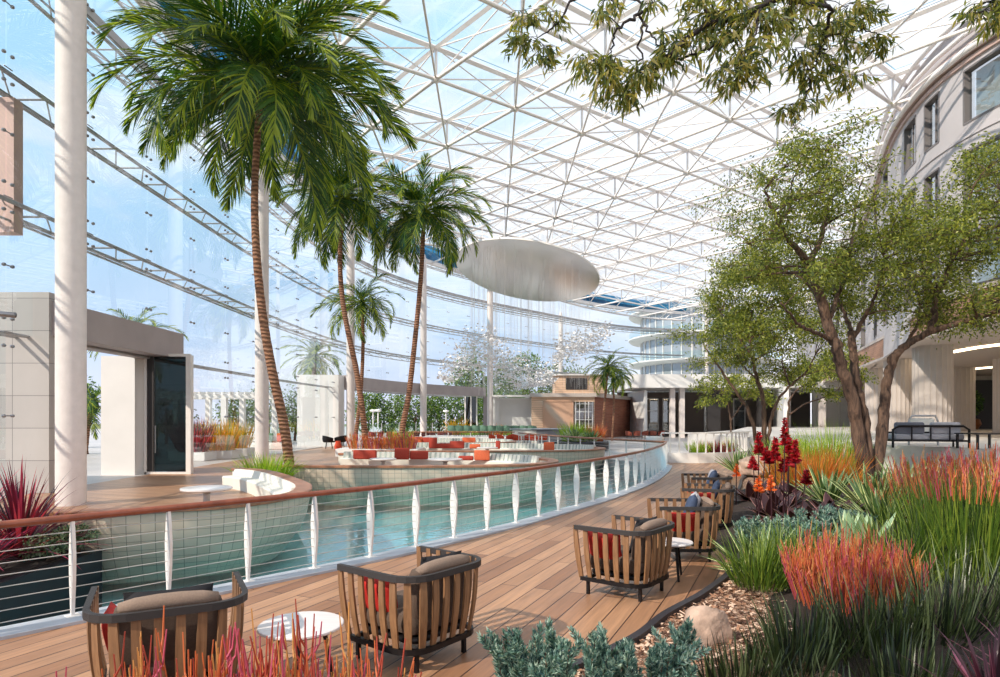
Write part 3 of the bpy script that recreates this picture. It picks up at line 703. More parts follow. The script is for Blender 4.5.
# ---------------------------------------------------------------- near railing
rail = thing('cable_railing', (0, 0, 0), 'long curved white post and cable railing with a reddish wooden handrail beside the near deck', 'railing')
m = MB(); m.tube([(x, y, .93) for x, y in resample(spline(RAILP, 10), .4)], .036, 10); m.build('handrail', M_HAND, rail, smooth=True)
nn = normals(RAIL)
fin = [(.0, .016), (.12, .026), (.35, .056), (.58, .066), (.78, .042), (.9, .018)]
for (x, y), (nx, ny) in zip(RAIL, nn):
    m = MB(); vs = []
    for z, hw in fin:
        for a, b in ((-hw, -.014), (hw, -.014), (hw, .014), (-hw, .014)):
            vs.append((x + nx * a - ny * b, y + ny * a + nx * b, z))
    L = len(fin); m.add(vs, [(3, 2, 1, 0), tuple(4 * (L - 1) + i for i in range(4))] + [(4 * k + i, 4 * k + (i + 1) % 4, 4 * k + 4 + (i + 1) % 4, 4 * k + 4 + i) for k in range(L - 1) for i in range(4)])
    m.box((x, y, .028), (.11, .11, .015), math.atan2(ny, nx)); m.build('post', M_WHITE, rail)
cpth = resample(spline(RAILP, 10), .425)
for k in range(8):
    m = MB(); m.tube([(x, y, .09 + k * .102) for x, y in cpth], .0045, 4, caps=False); m.build('cable', M_CABLE, rail, smooth=True)
def simple_rail(name, pts, lab, step, h=.9, hand=M_RIMW, rr=.03, bars=0.05, z0=0, cables=5, group=None):
    path = resample(spline(pts, 8), step); t = thing(name, (0, 0, 0), lab, 'railing', group)
    m = MB(); m.tube([(x, y, z0 + h) for x, y in path], rr, 8); m.build('handrail', hand, t, smooth=True)
    for x, y in path:
        m = MB(); m.box((x, y, z0 + h / 2), (bars, bars, h)); m.build('post', M_WHITE, t)
    for k in range(cables):
        m = MB(); m.tube([(x, y, z0 + .12 + k * h / (cables + .6)) for x, y in path], .006, 4, caps=False); m.build('cable', M_CABLE, t)
    return t
simple_rail('cable_railing', [(1.2, 41.0), (2.3, 36.2), (3.35, 32.6), (4.75, 29.2), (6.5, 25.3)], 'pale railing along the far side of the pool before the round shrub planter', 1.25, rr=.045)
simple_rail('cable_railing', [(-6.5, 43.2), (-2.5, 43.2), (1.0, 43.1)], 'pale railing in front of the bar chairs behind the last seating island', 1.6, rr=.04)
# white balustrade right of the pool
bal = thing('balustrade', (0, 0, 0), 'white balustrade of close upright bars on the low white ramp wall', 'railing')
bpth = resample(spline([(6.7, 26.6), (8.2, 26.3), (9.6, 26.8), (11.0, 28.5), (12, 31)], 8), .36)
m = MB(); m.sweep(bpth, [(.08, 0), (.08, .42), (-.08, .42), (-.08, 0)]); m.build('ramp_wall', M_WHITE, bal)
m = MB(); m.sweep(bpth, [(.05, 1.2), (.05, 1.26), (-.05, 1.26), (-.05, 1.2)]); m.build('top_rail', M_WHITE, bal)
for x, y in bpth:
    m = MB(); m.box((x, y, .81), (.05, .05, .8)); m.build('bar', M_WHITE, bal)
m = MB(); m.lathe([(.38, 0), (.38, 1.0), (.34, 1.05)], (6.75, 27.9, 0), 24); o = m.build('bollard', M_WHITE, smooth='auto'); tag(o, 'squat white round pillar at the end of the white balustrade', 'pillar')
# ---------------------------------------------------------------- seating islands
def island(pts, label, wood_floor=True, bench=None, striped=True, near_bench=False):
    t = thing('seating_island', (0, 0, 0), label, 'seating island')
    path = resample(spline(pts, 10), .25)
    prof = [(0, .44), (.0, .25), (.05, .0), (.16, -.25), (.34, -.5), (.5, -.7)]
    vs, uv = [], []
    nn = normals(path); L = len(path); k = len(prof)
    for i, ((x, y), (nx, ny)) in enumerate(zip(path, nn)):
        for o_, z in prof: vs.append((x + nx * o_, y + ny * o_, z)); uv.append((i * .25 / .19, z / .14))
    m = MB(); fs = [(i * k + j, i * k + j + 1, (i + 1) * k + j + 1, (i + 1) * k + j) for i in range(L - 1) for j in range(k - 1)]
    m.add(vs, fs); h = m.build('hull', M_HULL, t, smooth=True)
    ul = h.data.uv_layers.new(name='UVMap')
    for lp in h.data.loops: ul.data[lp.index].uv = uv[lp.vertex_index]
    m = MB(); m.sweep(path, [(-.05, .43), (-.05, .485), (-.02, .50), (.25, .50), (.28, .485), (.28, .43)]); m.build('rim_cap', M_RIMW, t)
    m = MB(); m.sweep(path, [(.02, .43), (.24, .43), (.24, 0), (.06, 0)]); m.build('inner_wall', M_CREAM, t)
    m = MB(); m.prism(offset(path, .2), -.3, .012); m.build('floor_boards', WOOD_TERR, t)
    if bench:
        for a, b, top in bench:
            seg = path[int(a * (L - 1)):int(b * (L - 1)) + 1]
            m = MB(); m.sweep(seg, [(.26, .013), (.26, .30), (.30, .33), (.66, .33), (.70, .30), (.68, .013)]); m.build('bench_seat', M_CREAM, t, smooth='auto')
            fine = resample(seg, .10); n2 = normals(fine); m = MB(); vs = []
            for i, ((x, y), (nx, ny)) in enumerate(zip(fine, n2)):
                d = .04 if striped and i % 2 else 0
                for o_, z in ((.20, .33), (.20, top), (.34 + d, top), (.40 + d, .33)): vs.append((x + nx * o_, y + ny * o_, z))
            for i in range(len(fine) - 1):
                fs = [(i * 4 + j, (i + 1) * 4 + j, (i + 1) * 4 + (j + 1) % 4, i * 4 + (j + 1) % 4) for j in range(4)]
                m.f.extend(fs); m.m.extend([i % 2 if striped else 0] * 4)
            m.v = vs; m.f += [(0, 1, 2, 3), tuple(4 * (len(fine) - 1) + i for i in (3, 2, 1, 0))]; m.m += [0, 0]
            m.build('bench_back', [M_STRIPE, M_STRIPG] if striped else [M_CREAM, M_CREAM], t)
    return t, path
I1 = [(-7.4, 9.35), (-6.6, 9.25), (-5.8, 9.35), (-5.2, 9.6), (-4.3, 10.05), (-3.8, 10.8), (-3.62, 11.9), (-3.95, 13.2), (-4.65, 14.5), (-5.5, 15.9), (-6.3, 16.9), (-7.1, 17.5)]
island(I1, 'nearest boat shaped seating island with plain cream bench and tiled hull in the pool', bench=[(.12, .30, .44), (.52, .985, .49)], striped=False)
I2 = [(-7.0, 18.9), (-6.3, 18.5), (-5.4, 18.3), (-3.8, 18.15), (-1.7, 18.2), (.4, 18.6), (1.4, 19.4), (1.85, 20.7), (1.3, 22.2), (-.5, 23.7), (-3, 24.5), (-6.2, 24.9)]
island(I2, 'second seating island with striped channelled bench and red cushions, behind the leaning handrail', bench=[(.58, .995, .56)])
I3 = [(-6.2, 26.9), (-4, 26.5), (0, 26.5), (3, 27), (4.4, 28.2), (4.75, 29.5), (3.9, 31), (1, 32.5), (-2, 33.2), (-5, 33.4)]
island(I3, 'third seating island with a pointed wooden rim, between the striped benches', bench=[(.55, .995, .58)])
I4 = [(-5.5, 35.4), (-4, 35.2), (-1, 35.5), (.5, 36.5), (.9, 38), (-.2, 39.6), (-2.5, 40.4), (-5, 40.4)]
island(I4, 'farthest seating island in front of the bar terrace', bench=[(.5, .99, .58)])
def cushion(name, mat, size, loc, rot, label, cat='cushion', group=None, n=9):
    m = MB(); vs = []; idx = {}
    sx_, sy_, sz_ = size
    for s in (1, -1):
        for i in range(n):
            for j in range(n):
                u, v = -1 + 2 * i / (n - 1), -1 + 2 * j / (n - 1)
                h = ((1 - abs(u) ** 3.2) * (1 - abs(v) ** 3.2)) ** .5 * sz_ / 2 * s
                pin = 1 - .07 * (1 - abs(u * v)) * max(abs(u), abs(v)) ** 4
                if s < 0 and (i in (0, n - 1) or j in (0, n - 1)): idx[(s, i, j)] = idx[(1, i, j)]; continue
                idx[(s, i, j)] = len(vs); vs.append((u * sx_ / 2 * pin, v * sy_ / 2 * pin, h))
    fs = []
    for i in range(n - 1):
        for j in range(n - 1):
            fs.append((idx[(1, i, j)], idx[(1, i + 1, j)], idx[(1, i + 1, j + 1)], idx[(1, i, j + 1)]))
            fs.append((idx[(-1, i, j)], idx[(-1, i, j + 1)], idx[(-1, i + 1, j + 1)], idx[(-1, i + 1, j)]))
    m.add(vs, fs); o = m.build(name, mat, smooth=True); o.location = loc; o.rotation_euler = rot
    return tag(o, label, cat, group)
# red and orange seat cushions on the islands
def seat_cushion(px, py, Y, w_, h_, mat, label, rz=0, group='red back cushions on the island benches'):
    p = at(px, py, Y); m = MB(); h_ *= .72; w_ *= .9; m.rbox((0, 0, 0), (w_, .2, h_), .05); o = m.build('back_cushion', mat, smooth='auto')
    o.location = (p.x, p.y, .335 + h_ / 2); o.rotation_euler = (R(-8), 0, rz); return tag(o, label, 'cushion', group)
for a in [
 (365, 462, 23.6, .95, .46, M_BRED, 'long dark red cushion at the left end of the second island bench'),
 (402, 461, 23.4, .6, .58, M_BRED, 'tall square red cushion left of the pair on the second island'),
 (419, 462, 23.5, .75, .42, M_BRED, 'lower red cushion right of the tall square one on the second island'),
 (466, 464, 22.9, .6, .22, M_BRED, 'small flat red cushion beside the bright orange one on the second island'),
 (482, 461, 22.9, .62, .50, M_BORG, 'bright orange square cushion near the tip of the second island bench'),
 (407, 449, 32.2, .9, .5, M_BRED, 'red cushion at the left end of the third island bench'),
 (433, 448, 32.0, .45, .75, M_BRED, 'narrow upright red cushion on the third island'),
 (444, 450, 32.0, .9, .34, M_BRED, 'flat red cushion right of the narrow upright one on the third island'),
 (457, 449, 32.0, .8, .5, M_BRED, 'square red cushion in the middle of the third island bench'),
 (475, 450, 31.8, .6, .3, M_BORG, 'low orange cushion right of the middle on the third island'),
 (498, 450, 31.4, .25, .55, M_BRED, 'thin red cushion standing on the third island'),
 (549, 449, 29.6, .55, .55, M_BORG, 'bright orange cushion near the tip of the third island'),
 (416, 440, 39.4, .9, .5, M_BORG, 'orange cushion at the left of the farthest island bench'),
 (427, 440, 39.3, .6, .45, M_BRED, 'red cushion beside the orange one on the farthest island'),
 (469, 441, 39.0, .9, .45, M_BORG, 'orange cushion near the right of the farthest island bench')]: seat_cushion(*a)
def low_table(x, y, r, h, label, z0=.012):
    t = thing('pedestal_table', (x, y, z0), label, 'table', 'white pedestal tables on the seating islands')
    m = MB(); m.lathe([(r * .92, h - .05), (r, h - .03), (r, h), (r * .97, h + .008)], n=36); m.build('table_top', M_TOP, t, smooth='auto')
    m = MB(); m.lathe([(r * .42, 0), (r * .4, .03), (r * .14, .08), (r * .12, h - .12), (r * .3, h - .05)], n=20); m.build('pedestal', M_GREYST, t, smooth='auto')
low_table(-6.05, 13.2, .50, .40, 'white round pedestal table on the nearest seating island')
low_table(-4.0, 21.9, .45, .45, 'white round table by the long red cushion on the second island')
low_table(-1.9, 22.2, .6, .42, 'wide white round table between red cushions on the second island')
low_table(-.6, 30.2, .5, .45, 'white round table on the third island')
# ---------------------------------------------------------------- slatted lounge chairs
def chair_path(s=1.0, n=5):
    s *= 1.06
    hw, fx, bx, r = .41 * s, .37 * s, -.37 * s, .20 * s
    P = [(fx, hw)]
    for k in range(1, 7): P.append((fx + (bx + r - fx) * k / 6, hw))
    for k in range(1, n + 1): a = R(90 + 90 * k / n); P.append((bx + r + r * math.cos(a), hw - r + r * math.sin(a)))
    for k in range(1, 5): P.append((bx, hw - r - (2 * hw - 2 * r) * k / 4))
    for k in range(1, n + 1): a = R(180 + 90 * k / n); P.append((bx + r + r * math.cos(a), -hw + r + r * math.sin(a)))
    for k in range(1, 7): P.append((bx + r + (fx - bx - r) * k / 6, -hw))
    return P
def make_chair():
    t = thing('lounge_chair', (0, 0, 0), 'x', 'chair', 'slatted lounge chairs along the deck')
    top = chair_path(1.0); bot = [(x * .88 - .0, y * .88) for x, y in top]
    m = MB(); m.sweep(top, [(-.02, .685), (-.02, .73), (.016, .73), (.016, .685)]); m.build('rim_band', M_STRAP, t)
    m = MB(); m.sweep(bot, [(-.018, .15), (-.018, .19), (.02, .19), (.02, .15)]); m.box((.30, 0, .17), (.03, .68, .04)); m.build('base_frame', M_DMET, t)
    A = resample(top, .118); Lt = sum(1 for _ in A); Bt = resample(bot, 1e9 if False else .118 * .86)
    nA = normals(A)
    for i in range(len(A)):
        x, y = A[i]; nx, ny = nA[i]; tx, ty = ny, -nx
        m = MB(); vs = []
        for k in range(6):
            u = k / 5; s = .88 + .12 * u; bul = .018 * math.sin(math.pi * min(1, u * 1.0))
            cx, cy_ = x * s - nx * bul + nx * .012, y * s - ny * bul + ny * .012; z = .17 + .555 * u; wd = .023 + .006 * math.sin(math.pi * u)
            for a, b in ((-wd, -.009), (wd, -.009), (wd, .009), (-wd, .009)): vs.append((cx + tx * a + nx * b, cy_ + ty * a + ny * b, z))
        m.add(vs, [(3, 2, 1, 0), (20, 21, 22, 23)] + [(4 * k + q, 4 * k + (q + 1) % 4, 4 * k + 4 + (q + 1) % 4, 4 * k + 4 + q) for k in range(5) for q in range(4)])
        m.build('slat', M_SLAT, t)
    for x, y in ((.29, .33), (.29, -.33), (-.27, .26), (-.27, -.26)):
        m = MB(); m.box((x, y, .08), (.03, .03, .16)); m.build('leg', M_DMET, t)
    m = MB(); m.rbox((0, 0, .23), (.60, .62, .05), .1); m.build('seat_base', M_DMET, t)
    m = MB(); m.rbox((.02, 0, .345), (.62, .64, .17), .07, n=4); m.build('seat_cushion', M_TAUPE, t, smooth='auto')
    m = MB(); m.rbox((0, 0, 0), (.15, .60, .38), .07, n=4); b = m.build('back_cushion', M_TAUPE, t, smooth='auto'); b.location = (-.25, 0, .565); b.rotation_euler = (0, R(-7), 0)
    m = MB(); m.tube([(-.30, y, .738 + .012 * math.cos(y * 5)) for y in (-.27, -.18, -.06, .06, .18, .27)], [.03, .046, .05, .05, .046, .03], 10); m.build('head_roll', M_LTAUPE, t, smooth=True)
    return t
CH = make_chair()
spots = [((-2.13, 4.12), 118, 'slatted lounge chair seen from behind at lower left, its dark rim curving toward the pool'),
 ((-.66, 5.02), 142, 'slatted lounge chair with red cushion beside the small white table behind the orange coral plants'),
 ((1.36, 6.82), 142, 'slatted lounge chair standing in front of the second side table, near the dark deck edging'),
 ((2.44, 8.5), 176, 'slatted lounge chair with blue and grey cushions behind the second side table'),
 ((3.42, 10.5), 160, 'slatted lounge chair with light rim standing between the blue cushioned chairs'),
 ((4.05, 12.5), 176, 'farthest slatted lounge chair, mostly hidden, with a navy cushion near the maroon plants')]
tag(CH, spots[0][2]); CH.location = (*spots[0][0], 0); CH.rotation_euler = (0, 0, R(spots[0][1]))
chairs = [CH]
for (p, a, lab) in spots[1:]:
    c = copy_tree(CH); c['label'] = lab; c.location = (*p, 0); c.rotation_euler = (0, 0, R(a)); chairs.append(c)
def on_chair(i, lx, ly, z, mat, size, rx, ry, rzz, label, name='throw_cushion'):
    (x, y), a, _ = spots[i]; a = R(a); X = x + lx * math.cos(a) - ly * math.sin(a); Y = y + lx * math.sin(a) + ly * math.cos(a)
    M = Matrix.Rotation(a + R(rzz), 4, 'Z') @ Matrix.Rotation(R(ry), 4, 'Y') @ Matrix.Rotation(R(rx), 4, 'X')
    cushion(name, mat, size, (X, Y, z), M.to_euler(), label)
on_chair(0, .06, .30, .50, M_RED, (.34, .32, .12), 78, 0, 0, 'red throw cushion inside the lower left chair')
on_chair(0, -.13, .0, .60, M_BLACKF, (.40, .5, .08), 0, 80, 0, 'black throw cushion behind the taupe back of the lower left chair')
on_chair(1, .12, .28, .50, M_RED, (.40, .34, .13), 76, 0, 0, 'red throw cushion against the slats of the chair by the small white table')
on_chair(1, -.12, -.12, .595, M_BLACKF, (.4, .42, .10), 6, 76, 0, 'black throw cushion in the chair by the small white table')
on_chair(2, .12, .28, .50, M_RED, (.40, .34, .13), 76, 0, 0, 'red throw cushion against the slats of the chair before the second side table')
on_chair(2, -.12, -.12, .595, M_BLACKF, (.4, .42, .10), 6, 76, 0, 'black throw cushion in the chair before the second side table')
on_chair(3, .08, .28, .49, M_RED, (.40, .32, .12), 76, 0, 0, 'red throw cushion under the blue one in the fourth chair along the deck')
on_chair(3, -.06, .12, .68, M_NAVY, (.36, .36, .14), 30, 70, 20, 'blue round cushion in the fourth chair along the deck')
on_chair(3, -.14, -.06, .68, M_GREYF, (.36, .40, .15), 0, 76, -10, 'light grey cushion beside the blue one in the fourth chair')
on_chair(4, .10, .28, .50, M_RED, (.42, .34, .13), 76, 0, 0, 'red throw cushion in the light rimmed chair')
on_chair(4, -.10, .02, .66, M_NAVY, (.36, .44, .12), 0, 72, 0, 'dark blue cushion in the light rimmed chair')
on_chair(5, -.06, .1, .66, M_NAVY, (.4, .4, .14), 20, 66, 0, 'navy cushion standing in the farthest lounge chair')
on_chair(5, -.12, -.16, .68, M_GREYF, (.32, .3, .12), 0, 72, 0, 'pale grey cushion in the farthest lounge chair')
def side_table(x, y, r, h, label):
    t = thing('side_table', (x, y, 0), label, 'table', 'small round side tables between the lounge chairs')
    m = MB(); m.lathe([(r - .012, h - .022), (r, h - .012), (r, h), (r - .005, h + .004)], n=48); m.build('table_top', M_TOP, t, smooth='auto')
    m = MB(); m.lathe([(r * .8, h - .04), (r * .8, h - .022)], n=24); m.build('under_ring', M_DMET, t)
    for k in range(3):
        a = R(40 + 120 * k); m = MB(); m.tube([(r * .55 * math.cos(a), r * .55 * math.sin(a), h - .03), (r * .82 * math.cos(a), r * .82 * math.sin(a), 0)], [.018, .014], 8); m.build('leg', M_DBARK if False else M_DMET, t)
side_table(-1.36, 4.38, .285, .44, 'small white round table between the two nearest lounge chairs')
side_table(1.98, 7.42, .25, .42, 'small white round table half hidden behind the third lounge chair')
# ---------------------------------------------------------------- bar terrace furniture (far)
def shell_chair(mat, name, label, group, loc, rz, leg=M_DMET, wide=.56):
    t = thing(name, loc, label, 'chair', group, rz)
    m = MB(); k = 14; vs = []
    for z, rr_ in ((.40, .8), (.45, 1.0), (.60, 1.06), (.80, 1.04)):
        for i in range(k + 1):
            a = R(55 + 250 * i / k); q = wide / 2 * rr_; vs.append((q * math.cos(a), q * math.sin(a), z if z < .7 else z - .16 * (abs(i / k - .5) * 2) ** 2))
    m.add(vs, [(j * (k + 1) + i, j * (k + 1) + i + 1, (j + 1) * (k + 1) + i + 1, (j + 1) * (k + 1) + i) for j in range(3) for i in range(k)]); m.build('back_shell', mat, t, smooth=True)
    m = MB(); m.lathe([(wide * .40, .38), (wide * .48, .41), (wide * .48, .46), (wide * .42, .48)], n=16); m.build('seat', mat, t, smooth='auto')
    for x, y in ((.2, .2), (.2, -.2), (-.2, .2), (-.2, -.2)):
        m = MB(); m.tube([(x * .7, y * .7, .4), (x, y, 0)], .016, 5); m.build('leg', leg, t)
    return t
def clone(src, loc, rz, label):
    c = copy_tree(src); c.location = loc; c.rotation_euler = (0, 0, rz); c['label'] = label; return c
ORD = ['first', 'second', 'third', 'fourth', 'fifth', 'sixth', 'seventh', 'eighth', 'ninth', 'tenth', 'eleventh']
g0 = None
for k in range(11):
    px = 452 + k * 8.0; p = at(px, 430, 47 - k * .1); lab = 'green shell chair, %s from the left in the row before the bar' % ORD[k]
    if g0 is None: g0 = shell_chair(M_GREENC, 'shell_chair', lab, 'green shell chairs in a row before the bar', (p.x, p.y, .52), R(-90 + 170), wide=.66)
    else: clone(g0, (p.x, p.y, .52), R(70 + rnd.uniform(-8, 8)), lab)
o0 = None
for k, (px, Y, a) in enumerate([(501, 42.2, 10), (509, 42.5, 170), (517, 42.0, 20), (526, 42.5, 160), (534, 41.8, 30), (543, 42.4, 150), (493, 42.4, 0)]):
    p = at(px, 430, Y); lab = 'orange framed chair, %s of the group beside the round bar' % ORD[k]
    if o0 is None: o0 = shell_chair(M_ORED, 'dining_chair', lab, 'orange chairs beside the round bar', (p.x, p.y, 0), R(a))
    else: clone(o0, (p.x, p.y, 0), R(a), lab)
r0 = None
for k, (px, Y, a) in enumerate([(629, 53, 10), (637, 53, 100), (645, 53.5, 200), (653, 53.5, 60), (661, 54, 190), (575, 50, 90), (584, 49, 20)]):
    p = at(px, 430, Y); lab = 'rust coloured chair, %s of those standing near the brick wall' % ORD[k]
    if r0 is None: r0 = shell_chair(plain('rust_fabric', rgb(150, 78, 60), .7), 'dining_chair', lab, 'rust coloured chairs by the brick wall', (p.x, p.y, 0), R(a))
    else: clone(r0, (p.x, p.y, 0), R(a), lab)
d0 = None
for k, (px, Y, a) in enumerate([(372, 50, 40), (380, 52, 200), (390, 50, 90), (399, 53, 10), (408, 50.5, 170), (416, 52, 60), (425, 50, 240), (433, 53, 0), (441, 51, 140), (449, 53, 30)]):
    p = at(px, 430, Y); lab = 'dark red dining chair, %s from the left beneath the long lintel' % ORD[k]
    if d0 is None: d0 = shell_chair(plain('maroon_fabric', rgb(122, 48, 48), .7), 'dining_chair', lab, 'dark red dining chairs beneath the lintel', (p.x, p.y, 0), R(a))
    else: clone(d0, (p.x, p.y, 0), R(a), lab)
for k, (px, Y) in enumerate([(376, 51), (395, 51.5), (412, 51.3), (429, 51.6), (445, 52)]):
    p = at(px, 430, Y); t = thing('dining_table', (p.x, p.y, 0), 'round dining table, %s from the left among the dark red chairs' % ORD[k], 'table', 'round dining tables beneath the lintel')
    m = MB(); m.lathe([(.5, .70), (.5, .74)], n=24); m.build('table_top', M_TOP if k % 2 else M_SLAT, t); m = MB(); m.lathe([(.25, 0), (.25, .03), (.04, .06), (.04, .7)], n=12); m.build('pedestal', M_DMET, t)
p = at(551, 430, 44.8)
t = thing('round_bar', (p.x, p.y, 0), 'grey drum shaped bar counter with a wide pale top', 'bar counter')
m = MB(); m.lathe([(1.05, 0), (1.05, 1.0), (1.0, 1.05)], n=40); m.build('drum', plain('bar_drum', rgb(150, 148, 150), .5, vary=.1, scale=3), t, smooth='auto')
m = MB(); m.lathe([(1.3, 1.05), (1.35, 1.08), (1.35, 1.12)], n=40); m.box((-1.6, 0, 1.08), (2.6, .6, .07)); m.build('counter_top', M_CURB, t, smooth='auto')
m = MB(); m.box((-1.6, 0, .5), (2.2, .4, 1.0)); m.build('counter_base', M_CREAM, t)
# pair of dark shell chairs by the far pier
s0 = shell_chair(M_DMET, 'shell_chair', 'dark reclining shell chair by the white gate pier', 'dark chairs by the gate pier', at(329, 430, 38.6) * 1, R(20), wide=.75); s0.location.z = 0
s1 = clone(s0, at(340, 430, 39.0), R(170), 'dark chair with round back right of the reclining one by the gate pier'); s1.location.z = 0
m = MB(); m.lathe([(.18, 0), (.22, .2), (.14, .42), (.16, .5)], n=16); o = m.build('garden_stool', M_ORED, smooth='auto'); o.location = (at(338, 430, 37.6).x, 37.6, 0); tag(o, 'small orange drum stool in front of the dark chairs', 'stool')
# lounge furniture on the right terrace
t = thing('outdoor_sofa', (12.25, 18.2, 1.0), 'low dark framed outdoor sofa with grey cushions behind the pink flowers', 'sofa', rz=R(-8))
m = MB(); m.tube([(-1.0, 0, 0), (-1.0, 0, .52), (-.85, 0, .62), (.85, 0, .62), (1.0, 0, .52), (1.0, 0, 0)], .035, 8)
m.tube([(-1.0, .8, 0), (-1.0, .8, .42), (1.0, .8, .42), (1.0, .8, 0)], .03, 8); m.box((0, .4, .2), (2.0, .8, .05))
for x in (-.5, 0, .5): m.tube([(x, 0, .2), (x, 0, .62)], .022, 6)
m.build('frame', M_DMET, t, smooth='auto')
m = MB(); m.rbox((0, .42, .31), (1.85, .75, .17), .06); m.build('seat_cushion', M_GREYF, t, smooth='auto')
for x in (-.5, .45): m = MB(); m.rbox((x, .16, .56), (.8, .16, .34), .07); m.build('back_cushion', M_GREYF if x > 0 else plain('slate_fabric', rgb(112, 114, 124), .85), t, smooth='auto')
t = thing('hoop_chair', (13.1, 19.8, 1.0), 'lounge chair with a rounded tubular back behind the dark sofa', 'chair')
m = MB(); m.tube([(-.45, 0, 0), (-.45, 0, .75), (-.36, 0, .92), (.36, 0, .92), (.45, 0, .75), (.45, 0, 0)], .03, 8); m.build('back_frame', M_GREYST, t, smooth='auto')
m = MB(); m.rbox((0, .35, .33), (.8, .7, .2), .06); m.build('seat_cushion', M_GREYF, t, smooth='auto')
m = MB(); m.rbox((0, .08, .62), (.76, .1, .45), .04); m.build('back_cushion', M_CREAM, t, smooth='auto')
t = thing('coffee_table', (13.3, 17.6, 1.0), 'low square dark slatted table at the right edge of the terrace', 'table')
m = MB(); [m.box((0, -.4 + .1 * k, .42), (1.0, .07, .03)) for k in range(9)]; m.build('slatted_top', M_DMET, t)
for x in (-.45, .45):
    for y in (-.38, .38): m = MB(); m.box((x, y, .2), (.05, .05, .4)); m.build('leg', M_DMET, t)
# ---------------------------------------------------------------- mirror disc chandelier
t = thing('chandelier', (1.9, 45, 12.0), 'huge tilted mirror disc hung with fine cables and a cloud of clear petals', 'chandelier')
Md = Matrix.Rotation(R(9.5), 4, 'Y') @ Matrix.Rotation(R(-10), 4, 'X')
m = MB(); m.lathe([(4.95, -.03), (5.05, 0), (5.05, .14), (4.9, .2)], n=96); d = m.build('mirror_disc', M_MIRROR, t, smooth='auto'); d.rotation_euler = Md.to_euler()
m = MB(); m.lathe([(5.06, 0), (5.1, .02), (5.1, .14), (5.06, .16)], n=96, caps=False); r_ = m.build('disc_rim', M_WHITE, d)
cb = MB(); rs = random.Random(3); pts = []
for k in range(150):
    a = rs.uniform(0, 2 * math.pi); q = 4.6 * math.sqrt(rs.random()); x, y = q * math.cos(a), q * math.sin(a)
    zt_ = (Md @ Vector((x, y, 0))).z - .03; zb = -7.0 + 1.3 * math.sin(x * .9 + 1) + rs.uniform(-.4, .4); cb.tube([(x, y, zt_), (x, y, zb)], .007, 3, caps=False)
cb.build('hanging_cable', M_WHITE, t)
for k in range(6):
    a = k * math.pi / 3; m = MB(); m.tube([(3 * math.cos(a), 3 * math.sin(a), (Md @ Vector((3 * math.cos(a), 3 * math.sin(a), 0))).z + .1), (3.2 * math.cos(a), 3.2 * math.sin(a), 3.9)], .03, 5); m.build('support_rod', M_STEEL, t)
def petal_pos():
    x = rs.uniform(-6, 5.6); c_ = -6.4 + 1.5 * math.sin(x * .75 + 4.2) + .12 * x
    if x > 2: c_ = -5.6 + (x - 2) * .35
    return Vector((x, rs.uniform(-2.4, 2.4), max(-8.15 + abs(x + 1) * .12 + rs.random() * .3, c_ + rs.gauss(0, .75 if x < 2 else .5))))
pm = MB()
for s in (1, -1):
    pm.add([(0, 0, 0), (s * .12, .07, .06), (s * .2, 0, .11), (s * .13, -.09, .05)], [(0, 1, 2, 3)])
P0 = pm.build('petal', M_PETW, t); P0.location = petal_pos()
for k in range(99):
    c = P0.copy(); COL.objects.link(c); c.parent = t; c.location = petal_pos(); c.rotation_euler = (rs.uniform(-1, 1), rs.uniform(-1, 1), rs.uniform(0, 6)); c.scale = (1, 1, 1)
m = MB()
for k in range(2600):
    p = petal_pos(); q = Matrix.Rotation(rs.uniform(0, 6), 3, 'Z') @ Matrix.Rotation(rs.uniform(-1, 1), 3, 'X'); s = rs.uniform(.7, 1.2)
    for v0, f0 in ((pm.v[:4], 0), (pm.v[4:], 0)): m.add([tuple(p + q @ (Vector(v) * s)) for v in v0], [(0, 1, 2, 3)], rs.random() < .35)
o = m.build('petal_cloud', [M_PETW, M_PETAL], t); o['kind'] = 'stuff'
# lamp posts beyond the lintel
for k, (px, Y) in enumerate([(373, 66), (378, 64), (446, 70)]):
    p = at(px, 430, Y); t = thing('lamp_post', (p.x, p.y, 0), ['white garden lamp post, left of the close pair outside', 'white garden lamp post, right of the close pair outside', 'white garden lamp post standing alone before the hedge'][k], 'lamp')
    m = MB(); m.tube([(0, 0, 0), (0, 0, 2.5)], .05, 8); m.build('pole', M_WHITE, t, smooth=True)
    m = MB(); m.lathe([(.08, 2.45), (.34, 2.55), (.32, 2.68), (.08, 2.74)], n=20); m.build('lamp_head', M_WHITE, t, smooth='auto')
# glass fence outside and patio sofa
fe = thing('glass_fence', (0, 0, 0), 'glass fence panels outside, running in front of the hedge', 'fence')
fp = resample([(-22, 58), (-12, 62), (-3, 68.5), (4, 76)], 1.9)
for a, b in zip(fp, fp[1:]):
    m = MB(); m.add([(*a, 0), (*b, 0), (*b, 1.3), (*a, 1.3)], [(0, 1, 2, 3)]); m.build('glass_panel', M_RAILG, fe); m = MB(); m.box((a[0], a[1], .68), (.07, .07, 1.36)); m.build('post', M_GREYST, fe)
